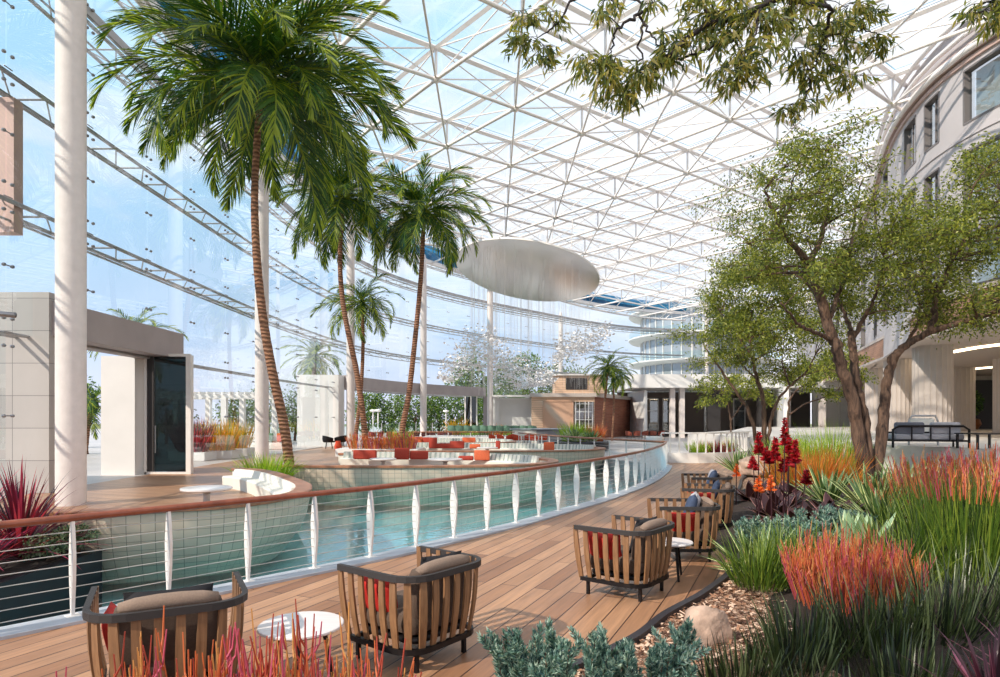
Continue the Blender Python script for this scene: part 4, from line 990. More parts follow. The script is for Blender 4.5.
# ---------------------------------------------------------------- planting helpers
class LeafMesh:
    def __init__(s): s.V = []; s.mi = []; s.n = 0
    def leaves(s, P, D, L, W, mi, droop=.15, S=None):
        # P (n,3) base, D (n,3) direction; diamond leaves
        n = len(P)
        D = D / np.maximum(1e-6, np.linalg.norm(D, axis=1, keepdims=True))
        if S is None:
            r = RNG.normal(size=(n, 3)); S = np.cross(D, r)
        S = S / np.maximum(1e-6, np.linalg.norm(S, axis=1, keepdims=True))
        L = np.broadcast_to(np.asarray(L, float), (n,))[:, None]; W = np.broadcast_to(np.asarray(W, float), (n,))[:, None]
        mid = P + D * L * .45; tip = P + D * L; tip[:, 2] -= (droop * L)[:, 0]
        q = np.stack([P, mid + S * W / 2, tip, mid - S * W / 2], 1)
        s.V.append(q); s.mi.append(np.asarray(mi)); s.n += n
    def build(s, name, mats, parent=None, smooth=False, inverse=None):
        V = np.concatenate(s.V).reshape(-1, 3); MI = np.concatenate(s.mi).astype(np.int32); n = len(MI)
        me = bpy.data.meshes.new(name); me.vertices.add(4 * n); me.vertices.foreach_set('co', V.ravel().astype(np.float32))
        me.loops.add(4 * n); me.loops.foreach_set('vertex_index', np.arange(4 * n, dtype=np.int32))
        me.polygons.add(n); me.polygons.foreach_set('loop_start', np.arange(0, 4 * n, 4, dtype=np.int32)); me.polygons.foreach_set('loop_total', np.full(n, 4, np.int32))
        for m_ in mats: me.materials.append(m_)
        me.polygons.foreach_set('material_index', MI); me.update(calc_edges=True)
        o = bpy.data.objects.new(name, me); COL.objects.link(o); o.parent = parent
        return o
RNG = np.random.default_rng(5)
def pick(n, p): return RNG.choice(len(p), size=n, p=np.array(p) / sum(p))
# ---------------------------------------------------------------- palms
def frond_mesh(L, e0, droop, name, leaf=.27, nl=46, seed=0, w_=.045):
    rs = random.Random(seed); m = MB(); pts = []; p = Vector((0, 0, 0)); a = R(e0); n = 14; dirs = []
    for i in range(n + 1):
        pts.append(p.copy()); d = Vector((math.cos(a), 0, math.sin(a))); dirs.append(d); p = p + d * L / n; a -= R(droop) / n * (.5 + 1.1 * i / n)
    m.tube(pts, [.035 * (1 - .85 * i / n) * L / 4 + .006 for i in range(n + 1)], 5, 2)
    for k in range(nl):
        u = .12 + .87 * k / (nl - 1); f = u * n; i = min(n - 1, int(f)); q = pts[i].lerp(pts[i + 1], f - i); d = dirs[i]; up = Vector((-d.z, 0, d.x))
        ll = L * leaf * (math.sin(math.pi * min(1, .18 + u * .80)) ** .7) * rs.uniform(.85, 1.1)
        for s in (-1, 1):
            fw = R(50 - 32 * u + rs.uniform(-8, 8)); ld = d * math.cos(fw) * 1.0 + Vector((0, s, 0)) * math.sin(fw) + up * rs.uniform(-.05, .35)
            side = ld.cross(up).cross(ld) if False else ld.cross(Vector((0, s, 0)).cross(ld) + Vector((0, 0, .3)))
            side = d if ld.cross(d).length > .1 else up
            side = (side - ld.normalized() * side.dot(ld.normalized())).normalized()
            c = rs.random(); mi = 2 if c < (.06 + .6 * u * u) else (1 if c < .75 else 0)  # sunlit frond ends put into the colour: more yellow leaflets toward the tip
            m.blade(q, ld, ll, w_ * L / 4.5 * 1.15, bend=rs.uniform(.5, 1.0), n=3, mi=mi, side=side)
    me_o = m.build(name, L_PALM); me = me_o.data; bpy.data.objects.remove(me_o); return me
def palm(trunk, r0, r1, L, nf, label, seed, group='tall palms among the seating islands', dens=46, spread=None, low=-35, lw=.045):
    rs = random.Random(seed); base = Vector(trunk[0]); t = thing('palm_tree', base, label, 'palm tree', group)
    P = [Vector(p) for p in spline([tuple(Vector(p) - base) for p in trunk], 8)]; n = len(P)
    rad = [(r0 * 1.35 if i == 0 else r0) * (1 - i / (n - 1)) + r1 * (i / (n - 1)) for i in range(n)]
    rad = [q * (1 + .06 * (i % 2)) for i, q in enumerate(rad)]
    P2, R2 = P, rad
    m = MB(); m.tube(P2, R2, 12); m.build('trunk', M_TRUNKP, t, smooth=True)
    top = P[-1]
    m = MB(); m.lathe([(r1 * 1.1, -.5), (r1 * 1.9, -.2), (r1 * 1.6, .2), (r1 * .5, .5)], tuple(top), 10); m.build('crown_shaft', L_PALM[0], t, smooth=True)
    var = [frond_mesh(L * (.95 + .05 * k), 10, dr, 'frond', seed=seed * 10 + k, nl=dens, w_=lw) for k, dr in enumerate((70, 95, 115, 85))]
    for k in range(nf):
        u = (k + .5) / nf; el = 78 - (78 - low) * u ** .85 + rs.uniform(-6, 6); az = k * 137.5 + rs.uniform(-14, 14)
        o = bpy.data.objects.new('frond', var[rs.randrange(4)]); COL.objects.link(o); o.parent = t; o.location = top + Vector((0, 0, .15))
        s = rs.uniform(.86, 1.08) * (.82 if el > 55 else 1); o.scale = (s, s, s)
        o.rotation_euler = (Matrix.Rotation(R(az), 3, 'Z') @ Matrix.Rotation(R(-(el - 10)), 3, 'Y') @ Matrix.Rotation(rs.uniform(-.35, .35), 3, 'X')).to_euler()
    return t
Y1 = 18.8
palm([at(291, 478, Y1 + .3), at(284, 425, Y1 + .2), at(272, 370, Y1), at(262, 310, Y1), at(256, 245, Y1), at(255, 180, Y1), at(261, 84, Y1)], .15, .09, 4.8, 54, 'tallest palm with a long curved reddish trunk rising behind the nearest seating island', 1, dens=74, lw=.042, low=-22)
Y2 = 31.5
palm([at(366, 452, Y2), at(364, 425, Y2), at(357, 374, Y2), at(344, 310, Y2), at(340, 260, Y2), at(343, 200, Y2)], .16, .10, 4.0, 44, 'palm with trunk crossing in front of the slimmer one, left of the leaning palm', 2, dens=60, low=-36)
palm([at(401, 450, Y2), at(403, 425, Y2), at(409, 393, Y2), at(416, 330, Y2), at(421, 275, Y2), at(424, 214, Y2)], .15, .10, 3.7, 44, 'palm with trunk leaning gently right, nearest to the mirror disc', 3, dens=60, low=-36)
palm([at(354, 450, 36), at(357, 425, 36), at(361, 389, 36), at(363, 345, 36), at(362, 305, 36)], .12, .09, 2.8, 30, 'shorter slim palm whose crown hangs under the two taller ones', 4, dens=34, lw=.06)
palm([at(601, 441, 51), at(603, 425, 51), at(605, 400, 51), at(608, 368, 51)], .11, .08, 2.6, 24, 'small palm with thin straight trunk before the brick wall', 5, group='pair of small palms before the brick wall', dens=30, lw=.07)
palm([at(612, 441, 52), at(613, 425, 52), at(614, 404, 52), at(613, 378, 52)], .09, .07, 2.2, 20, 'smaller of the two palms before the brick wall, on the right', 6, group='pair of small palms before the brick wall', dens=28, lw=.07)
palm([(-17.2, 29.5, 0), (-17.1, 29.5, 3), (-16.9, 29.5, 5.6)], .2, .15, 2.6, 20, 'pale palm outside showing its crown above the entrance lintel', 7, group='palms outside the glass', dens=28, lw=.07, low=-20)
palm([(-21.5, 33, 0), (-21.3, 33, 1.5), (-21, 33, 2.6)], .2, .15, 2.6, 20, 'low palm outside seen through the entrance opening', 8, group='palms outside the glass', dens=28, lw=.07)
palm([(-15.6, 52, 0), (-15.4, 52, 3), (-15.0, 52, 6.8)], .2, .15, 3.2, 22, 'palm outside behind the white gate pier', 9, group='palms outside the glass', dens=28, lw=.08)
# ---------------------------------------------------------------- broadleaf trees
TR = .78
def tree(name, base, branches, clumps, nleaf, leaf, mats, label, cat='tree', group=None, rfun=None, twigs=5, prob=(.5, .28, .22), seed=1, droop=.3, barkm=None, attach_r=.018, spread=1.0, flat=.8):
    rs = random.Random(seed); base = Vector(base); t = thing(name, base, label, cat, group)
    m = MB(); nodes_ = []
    for pts, ra, rb in branches:
        P = [Vector(p) - base for p in spline(pts, 7)]; n = len(P)
        jit = [Vector((rs.gauss(0, 1), rs.gauss(0, 1), rs.gauss(0, .6))) * .015 for _ in P]
        P = [p + j * (0 if i == 0 else 1) for i, (p, j) in enumerate(zip(P, jit))]
        rad = [(ra + (rb - ra) * (i / (n - 1)) ** .8) * TR for i in range(n)]
        m.tube(P, [q * (1 + .07 * math.sin(i * 2.1)) for i, q in enumerate(rad)], 9)
        nodes_ += [(p, q) for p, q in zip(P, rad)][2:]
    b2 = MB(); lm = LeafMesh(); per = max(6, nleaf // max(1, len(clumps)))
    wsum = sum(c[1] ** 2 for c in clumps)
    for c, rad in clumps:
        c = Vector(c) - base
        best = min(nodes_, key=lambda n_: (n_[0] - c).length + (1.2 * max(0, n_[0].z - c.z)))
        a = best[0]; mid = a.lerp(c, .5) + Vector((rs.gauss(0, .12), rs.gauss(0, .12), .10)) * (a - c).length * .5
        r_ = min(best[1] * .6, .012 + .02 * (c - a).length)
        P = spline([tuple(a), tuple(mid), tuple(c)], 5); b2.tube(P, [r_ * (1 - .7 * i / (len(P) - 1)) for i in range(len(P))], 5, caps=False)
        nt_ = twigs; tw = []
        for k in range(nt_):
            th = rs.uniform(0, 2 * math.pi); ph = rs.uniform(-.5, 1.0)
            d = Vector((math.cos(th), math.sin(th), ph * flat)).normalized() * rad * rs.uniform(.6, 1.15); st = Vector(P[-1]).lerp(Vector(P[-4]), rs.random())
            e_ = st + d; e_.z -= droop * rad * .5; mm_ = st.lerp(e_, .5) + Vector((0, 0, rad * .12))
            b2.tube([st, mm_, e_], [r_ * .35 + .002, r_ * .2 + .002, .002], 4, caps=False); tw.append((st, mm_, e_))
        n = int(nleaf * rad ** 2 / wsum); n = max(n, 8)
        ti = RNG.integers(0, nt_, n); u = RNG.uniform(.15, 1.08, n)[:, None]
        S0 = np.array([tuple(x[0]) for x in tw])[ti]; S1 = np.array([tuple(x[1]) for x in tw])[ti]; S2 = np.array([tuple(x[2]) for x in tw])[ti]
        Pp = (1 - u) ** 2 * S0 + 2 * u * (1 - u) * S1 + u ** 2 * S2 + RNG.normal(size=(n, 3)) * rad * .16 * spread
        D = (S2 - S0) / rad * .6 + RNG.normal(size=(n, 3)) * .7; D[:, 2] -= droop
        lm.leaves(Pp, D, leaf[0] * RNG.uniform(.7, 1.25, n), leaf[1] * RNG.uniform(.8, 1.2, n), pick(n, prob), droop=.12)
    if name == 'overhanging_tree': m.add(b2.v, b2.f)
    else: b2.build('branches', barkm or M_BARK, t, smooth=True)
    m.build('trunk', barkm or M_BARK, t, smooth=True)
    lm.build('foliage', mats, t)
    return t
def blob_clumps(outline, Y, dY, n, rr, seed, zmin=None):
    # clump centres filling a crown whose silhouette at depth Y is the outline
    rs = random.Random(seed); xs = [p[0] for p in outline]; ys = [p[1] for p in outline]; out = []; guard = 0
    while len(out) < n and guard < 20000:
        guard += 1
        x, y = rs.uniform(min(xs), max(xs)), rs.uniform(min(ys), max(ys))
        if not inside((x, y), outline): continue
        d = rs.uniform(-dY, dY); p = at(x, y, Y); p = Vector((p.x, Y + d, p.z))
        if all((p - q[0]).length > rr * .75 for q in out): out.append((p, rr * rs.uniform(.8, 1.2)))
    return out
YA = 15.0
def A(px, py, dy=0): return at(px, py, YA + dy)
brA = [
 ([A(866, 492), A(858, 430), A(848, 385, -.1), A(837, 350, -.2), A(828, 325, -.2), A(815, 282, -.3), A(809, 264, -.3)], .20, .13),
 ([A(809, 264, -.3), A(798, 250, -.5), A(787, 238, -.7), A(779, 225, -.9), A(772, 208, -1.0), A(765, 190, -1.1)], .11, .03),
 ([A(809, 264, -.3), A(818, 245, .1), A(824, 225, .3), A(827, 205, .5), A(838, 190, .7), A(850, 178, .9)], .10, .03),
 ([A(779, 225, -.9), A(790, 205, -.4), A(792, 185, -.2), A(797, 168, 0)], .05, .02),
 ([A(830, 317, -.2), A(838, 295, .5), A(848, 262, 1.0), A(853, 235, 1.3), A(856, 205, 1.5), A(862, 180, 1.7)], .08, .025),
 ([A(832, 340, -.2), A(815, 332, -.8), A(800, 326, -1.2), A(790, 314, -1.6), A(781, 303, -1.9)], .07, .02),
 ([A(820, 300, -.2), A(806, 282, .5), A(795, 275, 1.0), A(768, 262, 1.6)], .05, .02),
 ([A(869, 492, .1), A(866, 430, .1), A(858, 390, .1), A(853, 360, .1), A(851, 331, .1)], .16, .11),
 ([A(851, 331, .1), A(845, 315, .4), A(838, 300, .7), A(835, 285, 1.1)], .07, .03),
 ([A(852, 340, .1), A(864, 318, 0), A(874, 300, -.2), A(880, 280, -.5), A(884, 255, -.8)], .08, .025),
 ([A(872, 492, .2), A(882, 430, .2), A(886, 390, .2), A(891, 362, .1), A(905, 346, 0), A(933, 331, -.3), A(968, 320, -.7), A(1005, 308, -1.2), A(1040, 295, -1.6)], .19, .05),
 ([A(888, 385, .2), A(897, 358, .5), A(912, 335, .7), A(919, 315, .9), A(917, 290, 1.1), A(908, 265, 1.3)], .08, .025),
 ([A(930, 332, -.3), A(934, 312, -.1), A(937, 296, 0), A(950, 265, .1), A(967, 235, .2), A(985, 212, .3), A(1008, 195, .3)], .10, .03),
 ([A(937, 296, 0), A(925, 270, .6), A(922, 240, .9), A(930, 210, 1.2)], .05, .02),
 ([A(967, 235, .2), A(965, 215, -.3), A(972, 190, -.6), A(985, 170, -.8)], .04, .015)]
outA = [(738, 200), (742, 165), (765, 148), (800, 152), (830, 165), (862, 168), (885, 185), (905, 200), (935, 195), (958, 165), (1000, 140), (1060, 130), (1070, 240), (1060, 300), (1010, 318), (960, 335), (925, 330), (905, 318), (870, 318), (850, 300), (830, 308), (800, 300), (770, 298), (742, 285), (735, 250)]
tree('shade_tree', A(868, 494), brA, blob_clumps(outA, YA, 2.2, 190, .52, 11), 62000, (.088, .036), L_TREE, 'large multi stemmed tree with dark leaning trunks and airy green crown on the right', twigs=8, seed=3, spread=1.5)
YB = 24.0
def Bp(px, py, dy=0): return at(px, py, YB + dy)
brB = [
 ([Bp(762, 468), Bp(764, 425), Bp(763, 400), Bp(757, 378), Bp(752, 355), Bp(750, 335), Bp(752, 310)], .14, .05),
 ([Bp(760, 468), Bp(752, 420), Bp(738, 395), Bp(724, 374), Bp(712, 358), Bp(704, 345)], .11, .03),
 ([Bp(764, 468), Bp(770, 425), Bp(778, 400), Bp(792, 385), Bp(806, 372), Bp(815, 355)], .10, .03),
 ([Bp(752, 355), Bp(740, 340, .5), Bp(730, 325, .8), Bp(720, 312, 1)], .06, .02), ([Bp(757, 378), Bp(745, 368, -.6), Bp(735, 352, -1)], .05, .02),
 ([Bp(752, 330), Bp(765, 305, -.5), Bp(775, 280, -.8)], .05, .02), ([Bp(790, 386), Bp(782, 362, .6), Bp(785, 335, .9)], .05, .02)]
outB = [(695, 330), (712, 300), (718, 268), (735, 245), (760, 240), (800, 250), (840, 290), (848, 330), (840, 365), (815, 382), (790, 375), (765, 360), (735, 368), (705, 362), (690, 348)]
tree('shade_tree', Bp(762, 468), brB, blob_clumps(outB, YB, 2.4, 100, .66, 12), 34000, (.12, .05), L_TREE, 'middle distance tree with slender forked trunks, left of the large multi stemmed one', twigs=7, seed=4, spread=1.4)
outC = [(795, 372), (810, 350), (838, 340), (856, 355), (856, 385), (832, 400), (800, 398)]
def Cp(px, py, dy=0): return at(px, py, 31 + dy)
tree('shade_tree', Cp(788, 452), [([Cp(788, 456), Cp(788, 420), Cp(790, 400), Cp(800, 388), Cp(822, 378)], .1, .03), ([Cp(789, 415), Cp(805, 404), Cp(822, 398), Cp(838, 390)], .06, .02)], blob_clumps(outC + [], 31, 1.6, 26, .62, 14), 5000, (.15, .07), L_TREE, 'small pale trunked tree between the two larger ones', twigs=5, seed=5)
outD = [(700, 385), (715, 372), (745, 372), (765, 385), (760, 402), (725, 405), (702, 402)]
def Dp(px, py, dy=0): return at(px, py, 38 + dy)
tree('shade_tree', Dp(730, 446), [([Dp(730, 446), Dp(731, 425), Dp(728, 405), Dp(722, 392)], .09, .03), ([Dp(731, 420), Dp(742, 404), Dp(750, 392)], .06, .02)], blob_clumps(outD, 38, 1.5, 18, .75, 15), 3500, (.18, .08), L_TREE, 'low tree with bronze green leaves before the dark recess of the far building', twigs=5, seed=6)
# overhanging branch: its trunk stands in the bed right of the camera
def O(px, py, Y): return at(px, py, Y)
brO = [
 ([(5.6, 2.2, .1), (5.5, 2.6, 2.2), (5.2, 3.2, 4.0), (4.6, 3.9, 5.2), (3.3, 4.6, 5.6), O(760, 8, 5.4), O(700, 28, 5.4), O(660, 66, 5.4), O(635, 70, 5.4)], .10, .008),
 ([O(760, 8, 5.4), O(730, 40, 5.5), O(700, 52, 5.5), O(655, 68, 5.6)], .03, .008),
 ([O(790, 2, 5.4), O(830, 8, 5.7), O(823, 40, 5.9), O(826, 60, 6), O(845, 78, 6)], .03, .006),
 ([(3.3, 4.6, 5.6), O(700, -40, 5.5), O(645, -10, 5.4), O(642, 28, 5.4), O(638, 60, 5.4), O(637, 76, 5.4)], .025, .006),
 ([O(642, 12, 5.4), O(620, 30, 5.3), O(612, 48, 5.3), O(600, 62, 5.3)], .02, .004), ([O(700, -40, 5.5), O(620, -45, 5.6), O(573, 2, 5.7), O(550, 30, 5.7), O(536, 39, 5.7)], .03, .004),
 ([O(643, 22, 5.4), O(655, 40, 5.4), O(670, 43, 5.4)], .015, .004), ([O(760, 8, 5.4), O(757, 30, 5.2), O(746, 55, 5.1), O(740, 65, 5.1)], .015, .004),
 ([O(823, 40, 5.9), O(812, 70, 5.9), O(806, 95, 5.9), O(797, 120, 5.9), O(791, 130, 5.9)], .018, .004), ([O(823, 40, 5.9), O(845, 30, 6), O(872, 32, 6), O(885, 45, 6)], .015, .004),
 ([(4.6, 3.9, 5.2), O(960, -60, 5.6), O(985, -10, 5.8), O(1010, 12, 5.9)], .05, .01)]
clO = []
rs = random.Random(21)
for (x, y, Y, r_) in [(516, 50, 5.7, .16), (530, 45, 5.7, .18), (545, 20, 5.7, .2), (520, 18, 5.7, .15), (540, 70, 5.7, .14), (548, 55, 5.7, .12), (575, 65, 5.3, .15), (590, 68, 5.3, .16), (605, 75, 5.3, .18), (615, 90, 5.3, .2), (628, 88, 5.4, .2), (640, 80, 5.4, .2), (655, 72, 5.4, .18), (625, 108, 5.3, .16), (612, 65, 5.3, .15), (605, 8, 5.4, .14), (600, 20, 5.4, .14), (655, 10, 5.4, .12), (665, 40, 5.4, .14), (672, 60, 5.4, .18), (690, 50, 5.5, .2), (700, 35, 5.5, .2), (715, 20, 5.5, .22), (735, 15, 5.4, .22), (755, 20, 5.3, .22), (725, 45, 5.3, .2), (740, 60, 5.1, .18), (735, 80, 5.1, .18), (745, 88, 5.1, .16), (720, 75, 5.1, .14), (758, 70, 5.1, .14), (760, 45, 5.1, .18), (775, 30, 5.3, .2), (790, 15, 5.5, .22), (805, 35, 5.8, .2), (795, 55, 5.8, .2), (812, 60, 5.9, .18), (815, 85, 5.9, .14), (805, 108, 5.9, .15), (790, 112, 5.9, .14), (780, 116, 5.9, .1), (830, 30, 5.9, .2), (845, 50, 6, .18), (850, 30, 6, .18), (865, 20, 6, .2), (875, 45, 6, .17), (885, 48, 6, .13), (845, 85, 6, .15), (860, 84, 6, .12), (850, 10, 5.9, .2), (700, 5, 5.5, .22), (670, 62, 5.4, .12), (985, 10, 5.8, .2), (1000, 20, 5.8, .2), (975, 22, 5.8, .12), (780, 0, 5.4, .2), (820, 5, 5.7, .2), (725, 0, 5.5, .2), (800, 80, 5.9, .16), (832, 72, 5.9, .14)]:
    clO.append((O(x, y - 8, Y), r_))
tree('overhanging_tree', (5.6, 2.2, 0), brO, clO, 5200, (.10, .023), L_OVER, 'narrow leaved branches of a near tree hanging into the top of the view', twigs=7, seed=8, droop=.9, barkm=M_DBARK, spread=.8, flat=.5)
# unseen tree added behind the viewpoint on the left to shade the near bed
tree('shade_tree', (-3.4, -2.6, 0), [([(-3.4, -2.6, 0), (-3.3, -2.5, 2.4), (-2.9, -2.0, 4.6), (-2.4, -1.5, 6.0)], .16, .05), ([(-3.3, -2.5, 2.6), (-3.9, -2.0, 4.4), (-4.2, -1.2, 5.6)], .09, .03)], [(Vector((-2.3 + 2.4 * math.cos(k * 2.4) * math.sqrt(k / 50), -1.3 + 2.1 * math.sin(k * 2.4) * math.sqrt(k / 50), 6.2 + .6 * math.sin(k * 1.7))), .58) for k in range(50)], 20000, (.10, .045), L_TREE, 'unseen spreading tree added behind the viewpoint to shade the near bed', seed=9)
# trees and hedge outside the glass
def bushy(name, loc, h, rx, label, seed, nl=2500, ls=.3, group='trees beyond the glass', trunk=True, zc=None, cat='tree', mats=None, prob=(.45, .25, .3)):
    rs = random.Random(seed); t = thing(name, loc, label, cat, group)
    zc = h * .62 if zc is None else zc; rz_ = h - zc
    m = MB(); m.tube([(0, 0, -.05), (.1, 0, zc * .5), (0, .1, zc)], [.04 * h * .4 + .04, .03 * h * .4 + .03, .03], 7)
    for k in range(6):
        a = k * 1.05; m.tube([(0, 0, zc * .5), (rx * .4 * math.cos(a), rx * .4 * math.sin(a), zc), (rx * .7 * math.cos(a), rx * .7 * math.sin(a), zc + rz_ * .4)], [.05, .035, .015], 5)
    m.build('trunk', M_BARK, t, smooth=True)
    lm = LeafMesh(); k = 26; C = RNG.normal(size=(k, 3)); C /= np.linalg.norm(C, axis=1, keepdims=True); C *= RNG.uniform(.45, .85, (k, 1)); C *= np.array([rx, rx, rz_]); C[:, 2] += zc
    ci = RNG.integers(0, k, nl); D = RNG.normal(size=(nl, 3)); D /= np.linalg.norm(D, axis=1, keepdims=True)
    Pp = C[ci] + D * np.array([rx, rx, rz_]) * .33 * RNG.uniform(.7, 1.05, (nl, 1)); Pp[:, 2] = np.maximum(Pp[:, 2], .1)
    lm.leaves(Pp, D + RNG.normal(size=(nl, 3)) * .5, ls * RNG.uniform(.7, 1.3, nl), ls * .5, pick(nl, prob)); lm.build('foliage', mats or L_EXT, t)
    return t
hl = ['hedge tree outside, %s from the left beneath the long lintel' % w_ for w_ in ORD]
for k in range(8):
    bushy('hedge_tree', (-16.5 + k * 2.9, 80 + (k % 2), -.02), 5.6 + .5 * (k % 3), 2.6, hl[k], 40 + k, 2600, .32, 'hedge trees beyond the lintel', zc=2.7)
bushy('garden_tree', (-3.2, 88, 0), 11.5, 4.2, 'rounded tree outside standing just left of the petal cloud', 60, 3600, .4)
bushy('garden_tree', (3.2, 90, 0), 11.8, 4.6, 'rounded tree outside seen through the petal cloud', 61, 3600, .4)
bushy('garden_tree', (8.6, 92, 0), 10.4, 4.0, 'rounded tree outside above the pale pavilion roof', 62, 3200, .4)
bushy('garden_tree', (14.5, 96, 0), 8.6, 3.2, 'low tree outside behind the small palms', 63, 2400, .4)
for k, (x, y, h) in enumerate([(-24, 46, 4.2), (-20.5, 50, 3.8), (-17, 53, 4.4), (-27, 40, 4.6), (-21, 58, 5.0), (-30, 34, 4.5)]):
    bushy('garden_bush', (x, y, 0), h, 1.9, 'dark bush outside the left glass, %s in the row from near the door' % ORD[k], 70 + k, 1800, .22, 'bushes outside the left glass', zc=h * .55)
# pergola outside left
pg = thing('pergola', (-19.5, 44, 0), 'pale pergola with square posts outside the left glass', 'pergola')
for x in (-3.5, -1.2, 1.2, 3.5):
    for y in (-1.5, 1.5): m = MB(); m.box((x, y, 1.6), (.35, .35, 3.2)); m.build('post', M_WHITE, pg)
m = MB(); m.box((0, -1.5, 3.3), (8, .3, .25)); m.box((0, 1.5, 3.3), (8, .3, .25)); [m.box((-3.8 + .5 * k, 0, 3.5), (.1, 3.8, .16)) for k in range(16)]; m.build('roof_slats', M_WHITE, pg)
t = thing('patio_sofa', (-14.2, 38, 0), 'white outdoor sofa with bright cushions outside the glass, behind the tallest palm trunk', 'sofa')
m = MB(); m.rbox((0, 0, .19), (3.2, .9, .4), .08); m.rbox((0, .4, .55), (3.2, .25, .6), .08); m.build('sofa_body', M_CREAM, t, smooth='auto')
for k, (x, mt) in enumerate([(-1.2, M_NAVY), (-.4, M_WHITE), (.4, M_GREENC), (1.2, M_ORED)]): m = MB(); m.rbox((x, .15, .7), (.6, .18, .5), .08); m.build('scatter_cushion', mt, t, smooth='auto')
# ---------------------------------------------------------------- grasses and succulents
def grass(name, loc, n, h, r, w_, mats, label, cat='grass', group=None, bend=(.4, 1.2), lean=.45, seed=1, seg=4, prob=(.5, .3, .2), tips=None, ntips=0, kidname='blades', ell=1.0, part_label=None):
    rs = random.Random(seed); t = thing(name, loc, label, cat, group); m = MB()
    for k in range(n):
        a = rs.uniform(0, 2 * math.pi); q = r * math.sqrt(rs.random()); x, y = q * math.cos(a) * ell, q * math.sin(a)
        o_ = math.atan2(y, x) + rs.uniform(-.9, .9); ln = lean * (.15 + q / max(r, .01)) * rs.uniform(.3, 1.3)
        d = Vector((math.cos(o_) * ln, math.sin(o_) * ln, 1)).normalized(); c = rs.random()
        mi = 0 if c < prob[0] else (1 if c < prob[0] + prob[1] else 2)
        side = d.cross(Vector((math.cos(o_), math.sin(o_), 0))).normalized() if rs.random() < .6 else None
        m.blade((x, y, 0), d, h * rs.uniform(.55, 1.1), w_ * rs.uniform(.7, 1.2), rs.uniform(*bend), seg, mi, side=side)
    m.build(kidname, mats, t)
    if tips: tips(t, rs)
    return t
def sticks(m, n, h, r, rs, rad=.006, br=3, nm=4, ell=1.0, z0=0, lean=.35):
    for k in range(n):
        a = rs.uniform(0, 6.283); q = r * math.sqrt(rs.random()); x, y = q * math.cos(a) * ell, q * math.sin(a)
        o_ = math.atan2(y, x); d = Vector((math.cos(o_) * lean * q / r, math.sin(o_) * lean * q / r, 1)).normalized(); hh = h * rs.uniform(.6, 1.08) * (1 - .25 * (q / r) ** 2); mi = rs.choice((0, 0, 1, 1, 2, 3)) if nm == 4 else rs.randrange(nm)
        p = Vector((x, y, z0)); q1 = p + d * hh * .55; q2 = p + d * hh + Vector((rs.gauss(0, .02), rs.gauss(0, .02), 0))
        m.tube([p, q1, q2], [rad, rad * .9, rad * .55], 4, mi)
        for b_ in range(br):
            u = rs.uniform(.35, .9); s = p.lerp(q2, u); o2 = rs.uniform(0, 6.283); d2 = Vector((math.cos(o2), math.sin(o2), 0)); l = hh * rs.uniform(.14, .32)
            m.tube([s, s + d2 * l * .17 + Vector((0, 0, l * .3)), s + d2 * l * .24 + Vector((0, 0, l))], [rad * .8, rad * .8, rad * .5], 4, mi if rs.random() < .7 else rs.randrange(nm))
def coral(loc, n, h, r, label, seed, rad=.006, ell=1.0, br=3, mats=None, name='coral_plant', group=None, foot=True, z0=0):
    rs = random.Random(seed); t = thing(name, loc, label, 'plant', group); m = MB(); sticks(m, n, h, r, rs, rad, br, ell=ell, z0=z0); m.build('stems', mats or L_CORAL, t)
    return t
# ---- bed ground
bed = [p for p in EDGE] + [(10.6, 36), (10.6, 30), (11.3, 25), (12.2, 20.5), (13.4, 16.5), (14.2, 11), (15, -2), (4, -6), (-6.5, -6)]
m = MB(); m.prism([(x, y) for x, y in offset(EDGE, -.03)] + bed[len(EDGE):], -1.2, .02); struct(m.build('ground_bed', M_MULCH))
m = MB(); rs = random.Random(31)
for k in range(3500):
    u = rs.random(); Y = rs.uniform(3.9, 8.2); 
    e_ = min(EDGE, key=lambda p: abs(p[1] - Y)); x = e_[0] + .08 + rs.random() ** 1.3 * 1.6
    a = rs.uniform(0, 6.28); l, w2 = rs.uniform(.012, .035), rs.uniform(.006, .014); tz = rs.uniform(-.4, .4)
    ca, sa = math.cos(a), math.sin(a); z = .03 + rs.random() * .015
    m.add([(x - ca * l + sa * w2, Y - sa * l - ca * w2, z - tz * l), (x + ca * l + sa * w2, Y + sa * l - ca * w2, z + tz * l), (x + ca * l - sa * w2, Y + sa * l + ca * w2, z + tz * l + .004), (x - ca * l - sa * w2, Y - sa * l + ca * w2, z - tz * l + .004)], [(0, 1, 2, 3)], rs.randrange(3))
tag(m.build('bark_chips', M_CHIP), 'scattered brown bark chips beside the dark deck edging', 'bark chips', kind='stuff')
# mounded soil behind
def mound(cx, cy_, rx, ry, h, name, mat=M_SOIL, z0=0.0, a=0):
    m = MB(); nr, na = 8, 36; vs = [(cx, cy_, z0 + h)]
    for i in range(1, nr + 1):
        q = i / nr
        for k in range(na):
            th = 2 * math.pi * k / na; x, y = rx * q * math.cos(th), ry * q * math.sin(th); X, Y = cx + x * math.cos(a) - y * math.sin(a), cy_ + x * math.sin(a) + y * math.cos(a)
            vs.append((X, Y, z0 + h * (1 - q * q) ** .8 + .02 * noise.noise(Vector((X * 3, Y * 3, 0))) * (1 - q)))
    fs = [(0, 1 + k, 1 + (k + 1) % na) for k in range(na)] + [(1 + (i - 1) * na + k, 1 + i * na + k, 1 + i * na + (k + 1) % na, 1 + (i - 1) * na + (k + 1) % na) for i in range(1, nr) for k in range(na)]
    m.add(vs, fs); return struct(m.build(name, mat, smooth=True))
mound(7.2, 11.5, 3.4, 7.5, .45, 'ground_mound', a=R(-22)); mound(5.2, 5.0, 2.9, 3.2, .25, 'ground_mound_near')
